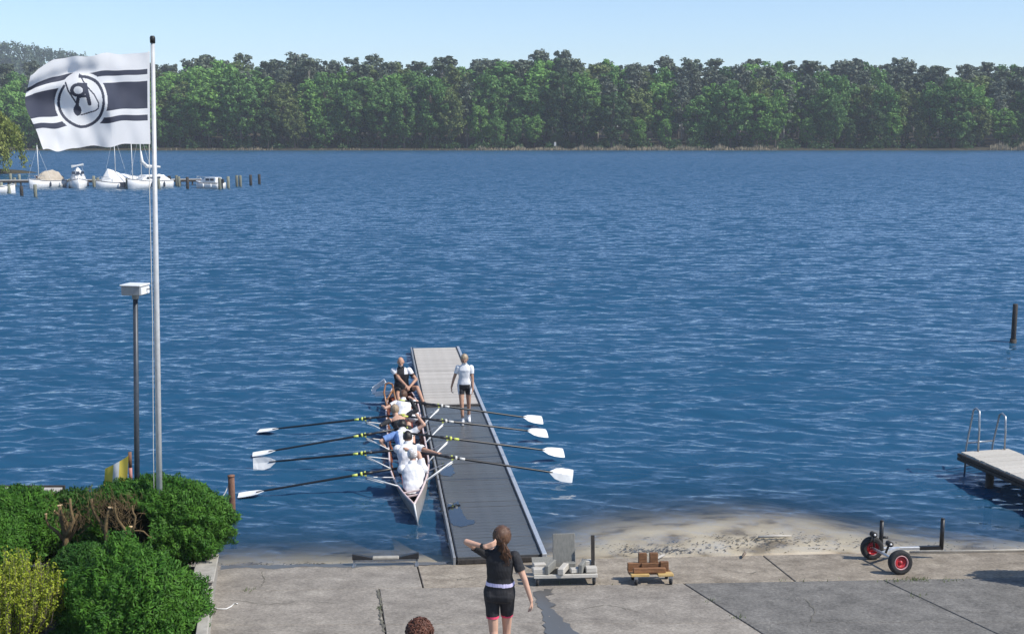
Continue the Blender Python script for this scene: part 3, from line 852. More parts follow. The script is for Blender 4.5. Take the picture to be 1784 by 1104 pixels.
for gi, (lp, rp, ls) in enumerate(zip([(415, 862), (441, 807), (440, 791), (450, 750)], [(998, 828), (982, 788), (953, 754), (945, 731)], [1.5, .35, 1.48, 1.52])):
    HND[(gi, -1)] = scull(gi, -1, lp, .10 if ls < 1 else .05, ls, 'black scull with white blade over open water, worked by ' + names[gi])[0]
    HND[(gi, 1)] = scull(gi, 1, rp, .15, -.35 if gi == 0 else -1.0, 'black scull with white blade lying across the dock, worked by ' + names[gi])[0]

# ================================================================== PEOPLE IN AND AROUND THE BOAT
shirt = lambda lo=.14, sl=.55: (lambda e: ((e['tag'] == 'torso') & (e['ts'] > lo)) | ((e['tag'] == 'uarm') & (e['t'] < sl)) | ((e['tag'] == 'neck') & (e['ts'] < 1.02)))
shorts = lambda hi=.2, ln=.5: (lambda e: ((e['tag'] == 'torso') & (e['ts'] < hi)) | ((e['tag'] == 'thigh') & (e['t'] < ln)))
shoes = lambda e: (e['tag'] == 'foot')
socks = lambda e: (e['tag'] == 'foot') | ((e['tag'] == 'shin') & (e['t'] > .82))
BD, BX = DDIR, DLAT
def rower(s, lean, label, hands, clothes, H=1.76, fem=False, side=0.0, hipq=0.0, face=None, skin='skin', head_off=None):
    hip = bp3(s, hipq, .11)
    sp = (V((0, 0, 1)) * math.cos(lean) + BD * math.sin(lean) + BX * side).normalized()
    feet = {'R': bp3(s + .72, hipq + .10, .06), 'L': bp3(s + .72, hipq - .10, .06)}
    hd = {k: (V(v) - BD * .05) for k, v in hands.items()}
    return person(label, 'crew of the rowing boat', bp3(s, hipq, .06), H, hip, sp, BX, face or (BD - V((0, 0, .3))), hd, feet, clothes, skin, fem, vox=.011,
                  knee_pole={'R': V((0, 0, 1)) + BX * .15, 'L': V((0, 0, 1)) - BX * .15}, head_off=head_off,
                  foot_dir={'R': (BD + V((0, 0, .8))).normalized(), 'L': (BD + V((0, 0, .8))).normalized()}, hand_dir={'R': BD, 'L': BD}, finger_in={'R': V((0, 0, -1)), 'L': V((0, 0, -1))})
# bow rower, white cap
r, I = rower(1.32, R(30), 'rower in white shirt and white cap at the bow of the boat', {'R': HND[(0, 1)] + V((0, 0, .04)), 'L': HND[(0, -1)] + V((0, 0, .04))},
             [('shirt', 'cloth_white', shirt(-.02, .6), .026), ('shorts', 'cloth_black', shorts(.1, .5), .010), ('shoes', 'shoe_dark', shoes, .008)], face=BD + BX * .15 - V((0, 0, .2)), head_off=V((0, 0, .035)))
hair_cap(r, I, 'hair_grey', 1.08, .01, -.05); c = hair_cap(r, I, 'cloth_white', 1.16, .0, .0, .01, name='cap')
# second: dark hair, white shirt, right arm out to the rigger
r, I = rower(2.76, R(30), 'dark-haired rower in white shirt reaching towards the dock', {'R': fp(2.45, .60, .50), 'L': HND[(1, -1)] + V((0, 0, .04))},
             [('shirt', 'cloth_white', shirt(-.02, .5), .026), ('shorts', 'cloth_black', shorts(.1, .5), .010), ('shoes', 'shoe_dark', shoes, .008)], H=1.78, hipq=-.04, face=BD - BX * .1 - V((0, 0, .45)), skin='skin_tan')
hair_cap(r, I, 'hair_dark', 1.1, .012, -.035)
# third: white shirt with blue sleeve, bent to the water side
r, I = rower(4.2, R(50), 'rower in white shirt with blue sleeve bent deep forward', {'R': HND[(2, 1)] + BX * .3 + BD * .1, 'L': bp3(4.6, -.42, .16)},
             [('shirt', 'cloth_white', lambda e: shirt(-.02, .55)(e) & (e['lat'] > -.10), .024), ('sleeve', 'cloth_blue', lambda e: shirt(-.02, .75)(e) & (e['lat'] <= -.10), .025), ('shorts', 'cloth_black', shorts(.1, .5), .010), ('shoes', 'shoe_dark', shoes, .008)],
             H=1.76, side=-.12, hipq=-.03, face=BD - BX * .5 - V((0, 0, .8)))
hair_cap(r, I, 'hair_dark', 1.09, .01, -.035)
# fourth: black top with bare shoulders, arm stretched out to the gate
r, I = rower(5.5, R(42), 'rower in black long-sleeved top with bare shoulders, arm stretched to the scull', {'R': HND[(3, 1)] + BX * .25, 'L': GATES[(2, -1)] + V((.06, 0, .06))},
             [('top', 'cloth_black', lambda e: ((e['tag'] == 'torso') & (e['ts'] > -.05) & (e['ts'] < .74)) | ((e['tag'] == 'uarm') & (e['t'] > .25)) | (e['tag'] == 'farm'), .014), ('shorts', 'cloth_black', shorts(.1, .6), .010), ('shoes', 'shoe_dark', shoes, .008)],
             H=1.74, fem=True, side=-.25, hipq=-.06, face=BD - BX * .35 - V((0, 0, .5)))
hair_cap(r, I, 'hair_blond', 1.13, .015, -.06); 
tw = MB(); tw.ell(bp3(5.95, .22, .42), (.13, .16, .13), None, 16, 10, 0, lambda d: 1 + .14 * math.sin(7 * d.x + 3 * d.z) * math.sin(6 * d.y)); tw.ell(bp3(6.15, .17, .36), (.12, .15, .10), None, 14, 9, 0, lambda d: 1 + .12 * math.sin(9 * d.y + 4 * d.x))
t = tw.build('bundle_of_clothes', 'cloth_white', None, True, origin=bp3(6.0, .2, .3)); tag(t, 'crumpled white bundle of clothes on the gunwale beside the black-topped rower', 'clothes')
# fifth: white tee, near the stern
r, I = rower(6.95, R(46), 'brown-haired rower in white tee with arms out, sitting before the bald man', {'R': bp3(7.75, .20, .45), 'L': bp3(7.45, -.42, .42)},
             [('shirt', 'cloth_white', shirt(.16, .5), .022), ('shorts', 'cloth_black', shorts(.26, .5), .010), ('shoes', 'shoe_dark', shoes, .008)], H=1.74, fem=True, face=BD - BX * .25 - V((0, 0, .4)))
hair_cap(r, I, 'hair_brown', 1.12, .012, -.06)
# bald man at the stern, one foot on the dock, facing the crew
mp_ = bp3(8.95, .06, .40)
r, I = person('bald man in black and white jersey sitting at the stern, one foot on dock', 'crew of the rowing boat', bp3(8.95, .05, .30), 1.74, mp_, V((-.02, -.10, 1)), V((1, 0, 0)), V((.12, -1, -.12)),
              {'R': fp(8.58, .12, .55), 'L': fp(8.58, .02, .56)}, {'R': at_z(737, 706, DZ) + V((0, .05, .085)), 'L': bp3(8.2, -.05, .10)},
              [('jersey', 'cloth_black', lambda e: shirt(.05, .62)(e) & ~((e['ts'] > .78) & (np.abs(e['lat']) > .085)), .014),
               ('shoulder_panel', 'cloth_white', lambda e: shirt(.05, .45)(e) & ((e['ts'] > .78) & (np.abs(e['lat']) > .085)), .013),
               ('shorts', 'cloth_black', shorts(.14, .72), .016), ('shoes', 'shoe_dark', shoes, .010)], 'skin_tan', False, vox=.011,
              knee_pole={'R': V((.6, -.3, 1)), 'L': V((-.2, -.4, 1))}, elbow_pole={'R': V((1, .2, -.3)), 'L': V((-1, .2, -.3))}, foot_dir={'R': V((.5, -.8, 0)), 'L': V((0, -1, 0))},
              hand_dir={'R': V((-.5, -.7, -.4)), 'L': V((.5, -.7, -.4))}, finger_in={'R': V((-.3, 0, -1)), 'L': V((.3, 0, -1))})
bd = MB(); bd.ell(I['HD'] - I['hz'] * .075 * I['k'] + I['face'] * .06 * I['k'], (.04, .035, .04), I['hr'], 12, 8); bd.build('beard', 'hair_grey', r, True)
# woman walking along the dock towards the camera
wf_ = at_z(808, 738, DZ)
Hw = 1.55; k = Hw / 1.7
r, I = person('woman in white shirt and dark shorts walking along the dock', None, wf_, Hw, wf_ + V((.02, .12, .90 * k)), V((0, -.03, 1)), V((1, 0, 0)), V((.05, -1, -.35)),
              {'R': wf_ + V((.20, .02, .82 * k)), 'L': wf_ + V((-.29, .16, .80 * k))}, {'R': wf_ + V((.10, .34, .075 * k)), 'L': wf_ + V((-.02, .0, .075 * k))},
              [('shirt', 'cloth_white', shirt(.12, .5), .015), ('shorts', 'cloth_black', lambda e: shorts(.18, .45)(e) & (np.abs(e['lat']) < .112), .010),
               ('side_stripe', 'cloth_white', lambda e: shorts(.18, .45)(e) & (np.abs(e['lat']) >= .112), .010), ('socks', 'cloth_white', socks, .007)], 'skin_tan', True, vox=.009,
              knee_pole={'R': V((.1, -1, 0)), 'L': V((-.1, -1, 0))}, elbow_pole={'R': V((.6, .6, 0)), 'L': V((-.6, .6, 0))}, hand_dir={'R': V((-.15, -.3, -1)), 'L': V((0, 0, -1))},
              finger_in={'R': V((-1, 0, 0)), 'L': V((1, 0, 0))}, foot_dir={'R': V((.1, -.95, -.2)).normalized(), 'L': V((0, -1, 0))})
hair_cap(r, I, 'hair_blond', 1.16, .012, -.05)
# woman on the slipway seen from behind
fz = at_d(868, 1215, 12.85); fz.z = ramp_z(fz.x, fz.y)
hp_ = at_d(870, 1050, 12.9)
Hf = 1.665
def wat(x, y, d): return at_d(x, y, d)
r, I = person('woman in black tee and shorts seen from behind, hand at her head', None, fz, Hf, V((hp_.x, hp_.y, fz.z + .90 * Hf / 1.7)), V((.03, -.02, 1)), V((1, -.1, 0)), V((-.12, 1, .12)),
              {'R': wat(928, 1052, 12.8), 'L': wat(845, 952, 12.70)}, {'R': V((hp_.x + .07, hp_.y + .15, ramp_z(hp_.x, hp_.y + .15) + .085)), 'L': V((hp_.x - .03, hp_.y - .18, ramp_z(hp_.x, hp_.y - .18) + .085))},
              [('tee', 'cloth_black', shirt(.20, .62), .016), ('shorts', 'cloth_black', shorts(.24, .59), .010),
               ('hem_band', 'cloth_pink', lambda e: (e['tag'] == 'thigh') & (e['t'] >= .58) & (e['t'] < .645), .010),
               ('waistband', 'cloth_lilac', lambda e: (e['tag'] == 'torso') & (e['ts'] > .225) & (e['ts'] < .305), .018), ('shoes', 'shoe_dark', shoes, .008)], 'skin', True, vox=.0065,
              knee_pole={'R': V((.1, 1, 0)), 'L': V((-.1, 1, 0))}, elbow_pole={'R': V((.7, -.5, -.2)), 'L': V((-1, .5, .15))}, hand_dir={'R': V((.12, .1, -1)), 'L': V((1, .05, .30))},
              finger_in={'R': V((-1, .2, 0)), 'L': V((.1, 1, .2))}, head_off=V((.01, .01, .005)))
hair_cap(r, I, 'hair_brown', 1.17, .012, -.085, .02)
hs = MB(); rr = random.Random(4)
hd = I['HD']; tie = hd + V((.018, -.112, -.055))
for i in range(330):                                    # strands combed back from the hairline to a loose tail
    a_ = rr.uniform(-2.3, 2.3); h0 = rr.uniform(.0, 1.0)
    st_ = V((math.sin(a_) * .092, math.cos(a_) * .075 * (1 - h0) - .01, .02 + .085 * h0 * math.cos(a_ * .35)))
    en = V((.018 + rr.gauss(0, .012), -.108, -.05 + rr.gauss(0, .012)))
    pts_ = []
    for t in np.linspace(0, 1, 7):
        q_ = st_.lerp(en, t); nn = V((q_.x / .095, q_.y / .112, (q_.z - .015) / .115)).normalized()
        pts_.append(hd + V((nn.x * .096, nn.y * .113 - .002, .015 + nn.z * .116)) * (1 if t < .99 else 1) + V((rr.gauss(0, .0015), rr.gauss(0, .0015), 0)))
    tl = [tie + V((.012 + rr.gauss(0, .020), rr.gauss(0, .014), -.06)), tie + V((.022 + rr.gauss(0, .026), .01 + rr.gauss(0, .016), -.13)), tie + V((.03 + rr.gauss(0, .022), .02 + rr.gauss(0, .014), -.19 - rr.uniform(0, .05)))]
    full = pts_ + (tl if rr.random() < .55 else [])
    hs.tube(full, [.0045] * (len(full) - 1) + [.0015], 4, cap=False)
for i in range(26):                                     # flyaway wisps
    a_ = rr.uniform(-1.6, 1.6); b_ = rr.uniform(-.3, 1); q0 = hd + V((math.sin(a_) * .095, -.07 * math.cos(a_), .02 + .09 * b_)); q1 = q0 + V((rr.gauss(0, .02), rr.gauss(-.015, .01), rr.gauss(.0, .02)))
    hs.tube([q0, (q0 + q1) / 2 + V((0, -.006, .006)), q1], [.0022, .0018, .0008], 3, cap=False)
hs.build('hair_strand', 'hair_brown', r, True)['kind'] = 'stuff'
wr_ = I['parts']['L']; dw = (wr_['wr'] - wr_['el']).normalized()
wm = MB(); wm.tube([wr_['wr'] - dw * .045, wr_['wr'] - dw * .012], .031, 12); wm.build('wristwatch', 'black_plastic', r, True)
# curly head rising into the picture at the bottom edge
hb_ = at_d(731, 1099, 9.25); gz_ = ramp_z(hb_.x, hb_.y); Hc = (hb_.z + .10) - gz_
k = Hc / 1.7
r, I = person('person with curly reddish brown hair standing behind the woman in black tee', None, V((hb_.x, hb_.y, gz_)), Hc, V((hb_.x, hb_.y, gz_ + .90 * k)), V((0, 0, 1)), V((1, 0, 0)), V((.1, 1, 0)),
              {'R': V((hb_.x + .24, hb_.y, gz_ + .78 * k)), 'L': V((hb_.x - .24, hb_.y, gz_ + .78 * k))}, {'R': V((hb_.x + .1, hb_.y + .05, gz_ + .08 * k)), 'L': V((hb_.x - .1, hb_.y - .05, gz_ + .08 * k))},
              [('shirt', 'cloth_blue', shirt(.1, .6), .014), ('shorts', 'cloth_black', shorts(.2, .6), .012), ('shoes', 'shoe_dark', shoes, .008)], 'skin', False, vox=.011, hand_dir={'R': V((0, .1, -1)), 'L': V((0, .1, -1))})
ch = hair_cap(r, I, 'hair_red', 1.2, .01, -.09, .05)
cu = MB(); rr = random.Random(6)
for i in range(330):
    d = V((rr.gauss(0, 1), rr.gauss(0, 1) - .3, abs(rr.gauss(0, 1)) + .1)).normalized()
    p = I['HD'] + I['hz'] * .025 + V((d.x * .093, d.y * .10, d.z * .108))
    t1 = d.cross(V((rr.uniform(-1, 1), rr.uniform(-1, 1), rr.uniform(-1, 1)))).normalized(); t2 = d.cross(t1); rc = rr.uniform(.010, .02)
    cu.tube([p + (t1 * math.cos(a) + t2 * math.sin(a)) * rc + d * (.004 * a) for a in np.linspace(0, 5.6, 7)], .0045, 4, cap=False)
cu.build('curl', 'hair_red', r, True)['kind'] = 'stuff'

# ================================================================== THINGS ON THE SLIPWAY
RFW = (-EBACK - V((0, 0, 0)) ); RFW = (RFW - RN * RFW.dot(RN)).normalized()          # down the slope, away from the camera
RMX = Matrix((EDIR, RFW, RN)).transposed()
def on_ramp(o):
    return lambda x, y, z: o + EDIR * x + RFW * y + RN * z
def caster(root, p, r=.05):
    t = thing_part = MB(); t.tube([p - EDIR * .018 + RN * r, p + EDIR * .018 + RN * r], r, 12); wo = t.build('wheel', 'rubber', root, True)
    f = MB(); f.box(p + RN * (r + .04), (.05, .03, .07), RMX); f.build('fork', 'steel_rail', wo)
# grey trolley with upright board
o = at_ramp(986, 1020); q = on_ramp(o)
tr_ = thing('boat_trolley', o, 'grey boat trolley with pale pads and upright board on the slipway', 'trolley')
for x in (-.40, .40):
    for y in (.04, .44): caster(tr_, q(x, y, 0))
for y in (.02, .46):
    e = MB(); e.box(q(0, y, .135), (.90, .05, .05), RMX); e.build('cross_beam', 'wood_pale', tr_, bevel=.004)
e = MB(); e.box(q(0, .24, .135), (.86, .36, .03), RMX); e.build('base_plate', 'black_plastic', tr_)
rr = random.Random(12)
for x, y, w_, d_, h_, mt, an in ((-.36, .10, .20, .14, .08, 'wood_pale', 0), (-.35, .30, .18, .12, .10, 'wood_pale', .1), (-.20, .20, .06, .42, .13, 'ply_grey', -.35), (-.02, .16, .09, .40, .09, 'wood_pale', -.3),
                                 (.10, .36, .14, .12, .09, 'ply_grey', 0), (.14, .10, .14, .10, .07, 'wood_pale', .15), (.26, .2, .06, .36, .13, 'ply_grey', -.3), (.36, .36, .18, .12, .12, 'wood_pale', .05), (.37, .12, .16, .14, .08, 'wood_pale', 0)):
    e = MB(); e.box(q(x, y, .16 + h_ / 2), (w_, d_, h_), RMX @ Matrix.Rotation(an, 3, 'Z')); e.build('pad', mt, tr_, bevel=.01)
e = MB(); e.box(q(.02, .47, .39), (.32, .022, .50), RMX @ Matrix.Rotation(-.06, 3, 'X')); e.build('upright_board', 'ply_grey', tr_, bevel=.005)
e = MB(); e.beam(q(.42, .30, .16), q(.42, .32, .64), .035, .05, up=EDIR); e.build('stake', 'wood_dark', tr_)
# brown and yellow wooden trolley
o = at_ramp(1136, 1019); q = on_ramp(o)
tr_ = thing('wooden_trolley', o, 'small brown and yellow wooden boat trolley on the slipway', 'trolley')
for x in (-.22, .27):
    for y in (.03, .36): caster(tr_, q(x, y, 0), .045)
for x, y, w_, d_, mt in ((-.16, .08, .26, .12, 'wood_yellow'), (.20, .08, .22, .14, 'wood_yellow'), (0, .22, .60, .16, 'wood_trolley'), (0, .38, .58, .08, 'wood_trolley')):
    e = MB(); e.box(q(x, y, .135), (w_, d_, .035), RMX); e.build('board', mt, tr_, bevel=.004)
for x, y, w_, h_ in ((-.20, .30, .20, .10), (-.02, .10, .46, .07), (.06, .28, .34, .10), (.22, .26, .12, .12)):
    e = MB(); e.box(q(x, y, .155 + h_ / 2), (w_, .07, h_), RMX); e.build('bunk', 'wood_trolley', tr_, bevel=.006)
for x in (-.085, .075):
    e = MB(); e.box(q(x, .30, .32), (.12, .06, .15), RMX); e.build('upright', 'wood_trolley', tr_, bevel=.006)
# two-wheeled launching trailer with red rims
w1, w2 = at_ramp(1519, 974), at_ramp(1568, 1000)
o = (w1 + w2) / 2
tr_ = thing('launching_trailer', o, 'two-wheeled launching trailer with red rims and black posts at the waterline', 'trailer')
axd = (w2 - w1); axd = (axd - RN * axd.dot(RN)).normalized(); fwd = axd.cross(RN).normalized()
if fwd.x < 0: fwd = -fwd
RWH = .178
for wc, s in ((w1, -1), (w2, 1)):
    c = wc + RN * RWH
    def ringv(rad, off, n=28): return [c + axd * off * s + (fwd * math.cos(2 * math.pi * i / n) + RN * math.sin(2 * math.pi * i / n)) * rad for i in range(n)]
    t = MB(); t.loft([ringv(.105, -.045), ringv(.14, -.058), ringv(.168, -.048), ringv(RWH, -.02), ringv(RWH, .02), ringv(.168, .048), ringv(.14, .058), ringv(.105, .045)], cap=False)
    to = t.build('wheel', 'rubber', tr_, True)
    t = MB(); t.loft([ringv(.106, -.04), ringv(.106, .045), ringv(.095, .05), ringv(.09, .03)], cap=False); t.build('rim_edge', 'rim_edge', to, True)
    t = MB(); t.loft([ringv(.092, -.03), ringv(.09, .025), ringv(.06, .028), ringv(.05, .012), ringv(.028, .014), ringv(.024, .04), ringv(.004, .042)], cap=False); t.build('rim', 'rim_red', to, True)
A_, B_ = w1 + RN * RWH, w2 + RN * RWH
e = MB(); e.tube([A_, B_], .02, 10); e.build('axle', 'alu', tr_, True)
pa = A_ + fwd * .14 + RN * -.02; pb = at_d(1640, 953, pa.y)
e = MB(); e.beam(pa, pb, .045, .045); e.build('frame_beam', 'alu', tr_, bevel=.005)
e = MB(); e.beam(pb - (pb - pa) * .36, pb + (pb - pa) * .02, .055, .055); e.build('beam_sleeve', 'black_plastic', tr_)
for b_, hgt in ((pa, .43), (pb, .44)):
    e = MB(); e.tube([b_ - V((0, 0, .02)), b_ + V((0, 0, hgt))], .032, 10); po = e.build('post', 'black_plastic', tr_, True)
    e = MB(); e.tube([b_ + V((0, 0, hgt)), b_ + V((0, 0, hgt + .02))], .026, 10); e.build('post_cap', 'rubber', po, True)
e = MB(); e.beam((A_ + B_) / 2 - axd * .12, pa + (pb - pa) * .3, .04, .04); e.build('brace', 'alu', tr_)
for p0, dv in ((A_ + axd * .08 + RN * .03, V((-.02, 0, .2))), ((A_ + B_) / 2 + RN * .03, V((.05, 0, .14)))):
    e = MB(); e.tube([p0, p0 + dv], .018, 8); e.build('roller_bracket', 'black_plastic', tr_, True)
    e = MB(); e.tube([p0 + dv - axd * .05, p0 + dv + axd * .05], .042, 14); ro = e.build('roller', 'rubber', tr_, True)
    e = MB(); e.tube([p0 + dv + axd * .048, p0 + dv + axd * .056], .018, 10); e.build('roller_hub', 'alu_white', ro, True)
e = MB(); e.tube([pa + V((0, 0, .18)), pa + V((.10, -.02, .19))], .02, 8); e.build('clamp_handle', 'black_plastic', tr_, True)
# pale line of the paved edge itself, added as a thin tube
pts = [at_ramp(x, y, .035) for x, y in ((1585, 961), (1700, 959), (1900, 955))]
e = MB(); e.tube(pts, .016, 10); po = e.build('edge_strip', 'wall_plaster', None, True, origin=pts[0]); tag(po, 'thin pale edging running along the paved edge behind the trailer', 'edging')
# low boat stand at the waterline
o = at_ramp(672, 984); q = on_ramp(o)
tr_ = thing('boat_stand', o, 'low boat stand with black wedges and white pad at the waterline', 'boat stand')
e = MB(); e.box(q(0, 0, .075), (.98, .035, .03), RMX); e.build('cross_bar', 'steel_rail', tr_)
for x in (-.47, .47):
    e = MB(); e.box(q(x, 0, .045), (.03, .035, .09), RMX); e.box(q(x, -.05, .008), (.05, .2, .016), RMX); e.build('leg', 'steel_rail', tr_)
    sg = 1 if x > 0 else -1
    e = MB(); e.prism([q(sg * .20, -.04, .095), q(sg * .50, -.04, .095), q(sg * .50, -.04, .185), q(sg * .46, -.04, .18), q(sg * .20, -.04, .125)], RFW * .09); e.build('wedge', 'black_plastic', tr_, bevel=.005)
e = MB(); e.box(q(0, 0, .115), (.40, .10, .045), RMX); e.build('pad', 'wall_plaster', tr_, bevel=.012)
# white hose by the low wall
pts = [at_ramp(x, y, .012) for x, y in ((366, 1054), (380, 1060), (394, 1060), (402, 1056), (409, 1050), (414, 1051))]
e = MB(); e.tube(pts, .009, 8); po = e.build('hose', 'paint_dirty', None, True, origin=pts[0]); tag(po, 'short bent white hose lying beside the low wall', 'hose')
# driftwood, paper and weeds
for i, (x, y, ln, an, mt, lb) in enumerate(((1350, 934, .55, .1, 'wood_pale', 'pale driftwood stick washed up on the sandy shallows'), (1296, 966, .30, 1.9, 'wood_pile', 'brown stick across the paved edge away from the trolley'),
                                            (1150, 970, .32, 2.1, 'wood_grey', 'grey stick across the paved edge behind the wooden trolley'))):
    p = at_ramp(x, y, .03) if y > 950 else at_z(x, y, .03)
    d = V((math.cos(an), -math.sin(an) if y > 950 else .1, 0)); d.z = -d.dot(-EBACK) * SLOPE if y > 950 else 0
    e = MB(); e.tube([p - d * ln / 2, p + V((0, 0, .01)), p + d * ln / 2], [.018, .024, .012], 7); po = e.build('driftwood', mt, None, True, origin=p); tag(po, lb, 'stick')
rg = np.random.default_rng(21); vs = []; fs = []
for cx_, cy_, nn, sp in ((1600, 1010, 60, .10), (1560, 1012, 30, .1), (1650, 1012, 20, .12), (432, 1028, 18, .05), (662, 1060, 16, .02), (1240, 1046, 12, .06), (1285, 1075, 12, .06), (1600, 1038, 14, .08), (1000, 1017, 10, .3), (1400, 1011, 16, .3)):
    for i in range(nn):
        p = at_ramp(cx_ + rg.normal() * sp * 130, cy_ + rg.normal() * 1.5); hgt = rg.uniform(.02, .06); a = rg.uniform(0, 3.14); d = V((math.cos(a), math.sin(a), 0)) * .006; tp = V((rg.normal() * .02, rg.normal() * .02, hgt))
        k0 = len(vs); vs += [p - d, p + d, p + tp]; fs.append((k0, k0 + 1, k0 + 2))
tag(np_mesh('weeds', vs, fs, 'leaf_olive'), kind='stuff')
vs = []; fs = []
for cx_, cy_, nn, sx, sy in ((1150, 957, 260, 40, 3.5), (520, 981, 90, 60, 2), (1350, 938, 220, 70, 5), (1250, 948, 160, 110, 6), (1600, 950, 120, 90, 5), (470, 982, 60, 50, 2)):
    for i in range(nn):
        x, y = cx_ + rg.normal() * sx, cy_ + rg.normal() * sy
        p = at_z(x, y, 0); zb = bed_z(np.array([p.x]), np.array([p.y]))[0]
        sh_ = shore_s(p.x, p.y)
        p.z = max(zb, -.02) + .006 if sh_ > 0 else ramp_z(p.x, p.y) + .008
        a = rg.uniform(0, 3.14); ln = rg.uniform(.012, .05); d = V((math.cos(a), math.sin(a), 0)); c_ = V((-d.y, d.x, 0)) * rg.uniform(.004, .012)
        k0 = len(vs); vs += [p - d * ln, p + c_ + V((0, 0, .008)), p + d * ln, p - c_ + V((0, 0, .004))]; fs.append((k0, k0 + 1, k0 + 2, k0 + 3))
tag(np_mesh('washed_up_reeds', vs, fs, 'seaweed'), kind='stuff')
vs = []; fs = []
for i in range(170):                                    # small pale chips and stones on the slabs
    x, y = rg.uniform(380, 1784), rg.uniform(995, 1100)
    if rg.uniform() < .5: x, y = rg.normal(1180, 130), 968 + abs(rg.normal()) * 14
    p = at_ramp(x, y, .010); a = rg.uniform(0, 3.14); ln = rg.uniform(.004, .014); d = V((math.cos(a), math.sin(a), 0)) * ln; c_ = V((-d.y, d.x, 0)) * .6
    k0 = len(vs); vs += [p - d, p + c_, p + d, p - c_, p + V((0, 0, .010))]; fs += [(k0, k0 + 1, k0 + 4, k0 + 4), (k0 + 1, k0 + 2, k0 + 4, k0 + 4), (k0 + 2, k0 + 3, k0 + 4, k0 + 4), (k0 + 3, k0, k0 + 4, k0 + 4)]
fs = [f[:3] for f in fs]
tag(np_mesh('grit', vs, fs, 'wall_stone'), kind='stuff')

# ================================================================== SWIM JETTY AND POSTS IN THE WATER
JZ = .50
ja, jb = at_z(1674, 787, JZ), at_z(1756, 781, JZ)
jd = (at_z(1784, 840, JZ) - at_z(1668, 790, JZ)).normalized()
jl = V((-jd.y, jd.x, 0)); jw = abs((jb - ja).dot(jl));
if (jb - ja).dot(jl) < 0: jl = -jl
jt = thing('swim_jetty', V((ja.x, ja.y, 0)), 'pale wooden swim jetty with ladder handrails running out of the picture', 'jetty')
JLEN = 6.5
np_ = int(JLEN / .15)
pm = MB(); pm.box((0, 0, -.016), (.14, jw, .032)); pp = pm.build('plank', 'wood_pale', jt, origin=(0, 0, 0), bevel=.004)
jm = Matrix((jd, jl, V((0, 0, 1)))).transposed().to_4x4()
rs = random.Random(5)
for i in range(np_):
    o2 = pp if i == 0 else clone(pp, jt)
    o2.matrix_basis = Matrix.Translation(ja + jd * (.07 + i * .15) + jl * (jw / 2 + rs.uniform(-.008, .008)) + V((0, 0, rs.uniform(-.004, .004))) - jt.location) @ jm
for q_ in (-.02, jw + .02):
    for dz in (-.06, -.135):
        e = MB(); e.beam(ja + jl * q_ + V((0, 0, dz)) - jd * .05, ja + jl * q_ + jd * JLEN + V((0, 0, dz)), .045, .06); e.build('side_beam', 'wood_dark', jt, bevel=.005)
for s_ in (.75, 2.7, 4.8):
    for q_ in (.12, jw - .12):
        e = MB(); p = ja + jd * s_ + jl * q_; e.tube([V((p.x, p.y, -1.2)), V((p.x, p.y, JZ - .05))], .075, 12); e.build('pile', 'wood_dark', jt, True)
for px0, py0, px1, py1, top in ((1683, 780, 1704, 786, 708), (1729, 776, 1750, 783, 724)):
    a, b2 = at_z(px0, py0, JZ), at_z(px1, py1, JZ)
    hgt = .80 if top == 708 else .66
    e = MB(); e.tube([a - V((.0, 0, .55)), a, a + V((.10, 0, hgt * .93)), (a * .7 + b2 * .3) + V((.08, 0, hgt)), b2 + V((-.02, 0, hgt * .97)), b2 + V((0, 0, hgt * .5)), b2], .019, 8)
    ho = e.build('handrail', 'steel_rail', jt, True)
for dz in (.25, .02, -.2):
    a, b2 = at_z(1683, 780, JZ), at_z(1729, 776, JZ)
    e = MB(); e.tube([a - V((0, 0, dz + .1)), b2 - V((0, 0, dz + .1))], .016, 8); e.build('ladder_rung', 'steel_rail', jt, True)
def pile(px, ytop, ybot, r_, mt, label, group=None, name='mooring_post', lean=0.0, low=1.0):
    b_ = at_z(px, ybot, 0); hgt = (ybot - ytop) / scale_at(b_.y, 0) * 1.02
    rt = thing(name, b_, label, 'post', group)
    e = MB(); rr = random.Random(int(px)); e.tube([b_ - V((0, 0, low)), b_ + V((lean * .5, 0, hgt * .5)), b_ + V((lean, 0, hgt - .02)), b_ + V((lean, 0, hgt))], [r_, r_ * 1.02, r_, r_ * .8], 12); e.build('shaft', mt, rt, True)
    return rt, b_, hgt
rt, b_, hgt = pile(1765, 530, 597, .075, 'wood_dark', 'lone dark wooden post in open water beyond the swim jetty')
e = MB(); e.tube([b_ - V((0, 0, .3)), b_ + V((0, 0, .12))], .10, 12); e.build('collar', 'wood_dark', rt, True)
rt, b_, hgt = pile(405, 828, 895, .056, 'rust', 'rusty steel mooring pile with rope beside the hedge', low=1.0)
e = MB(); e.tube([b_ + V((0, 0, hgt - .01)), b_ + V((0, 0, hgt + .015))], .063, 12); e.build('cap', 'rust', rt, True)
p1, p2 = b_ + V((-.03, 0, hgt - .12)), at_d(384, 870, b_.y - .1)
e = MB(); e.tube([p1, (p1 + p2) / 2 - V((0, 0, .03)), p2, p2 + V((-.35, -.6, -.2))], .009, 6); e.build('rope', 'rope', rt, True)
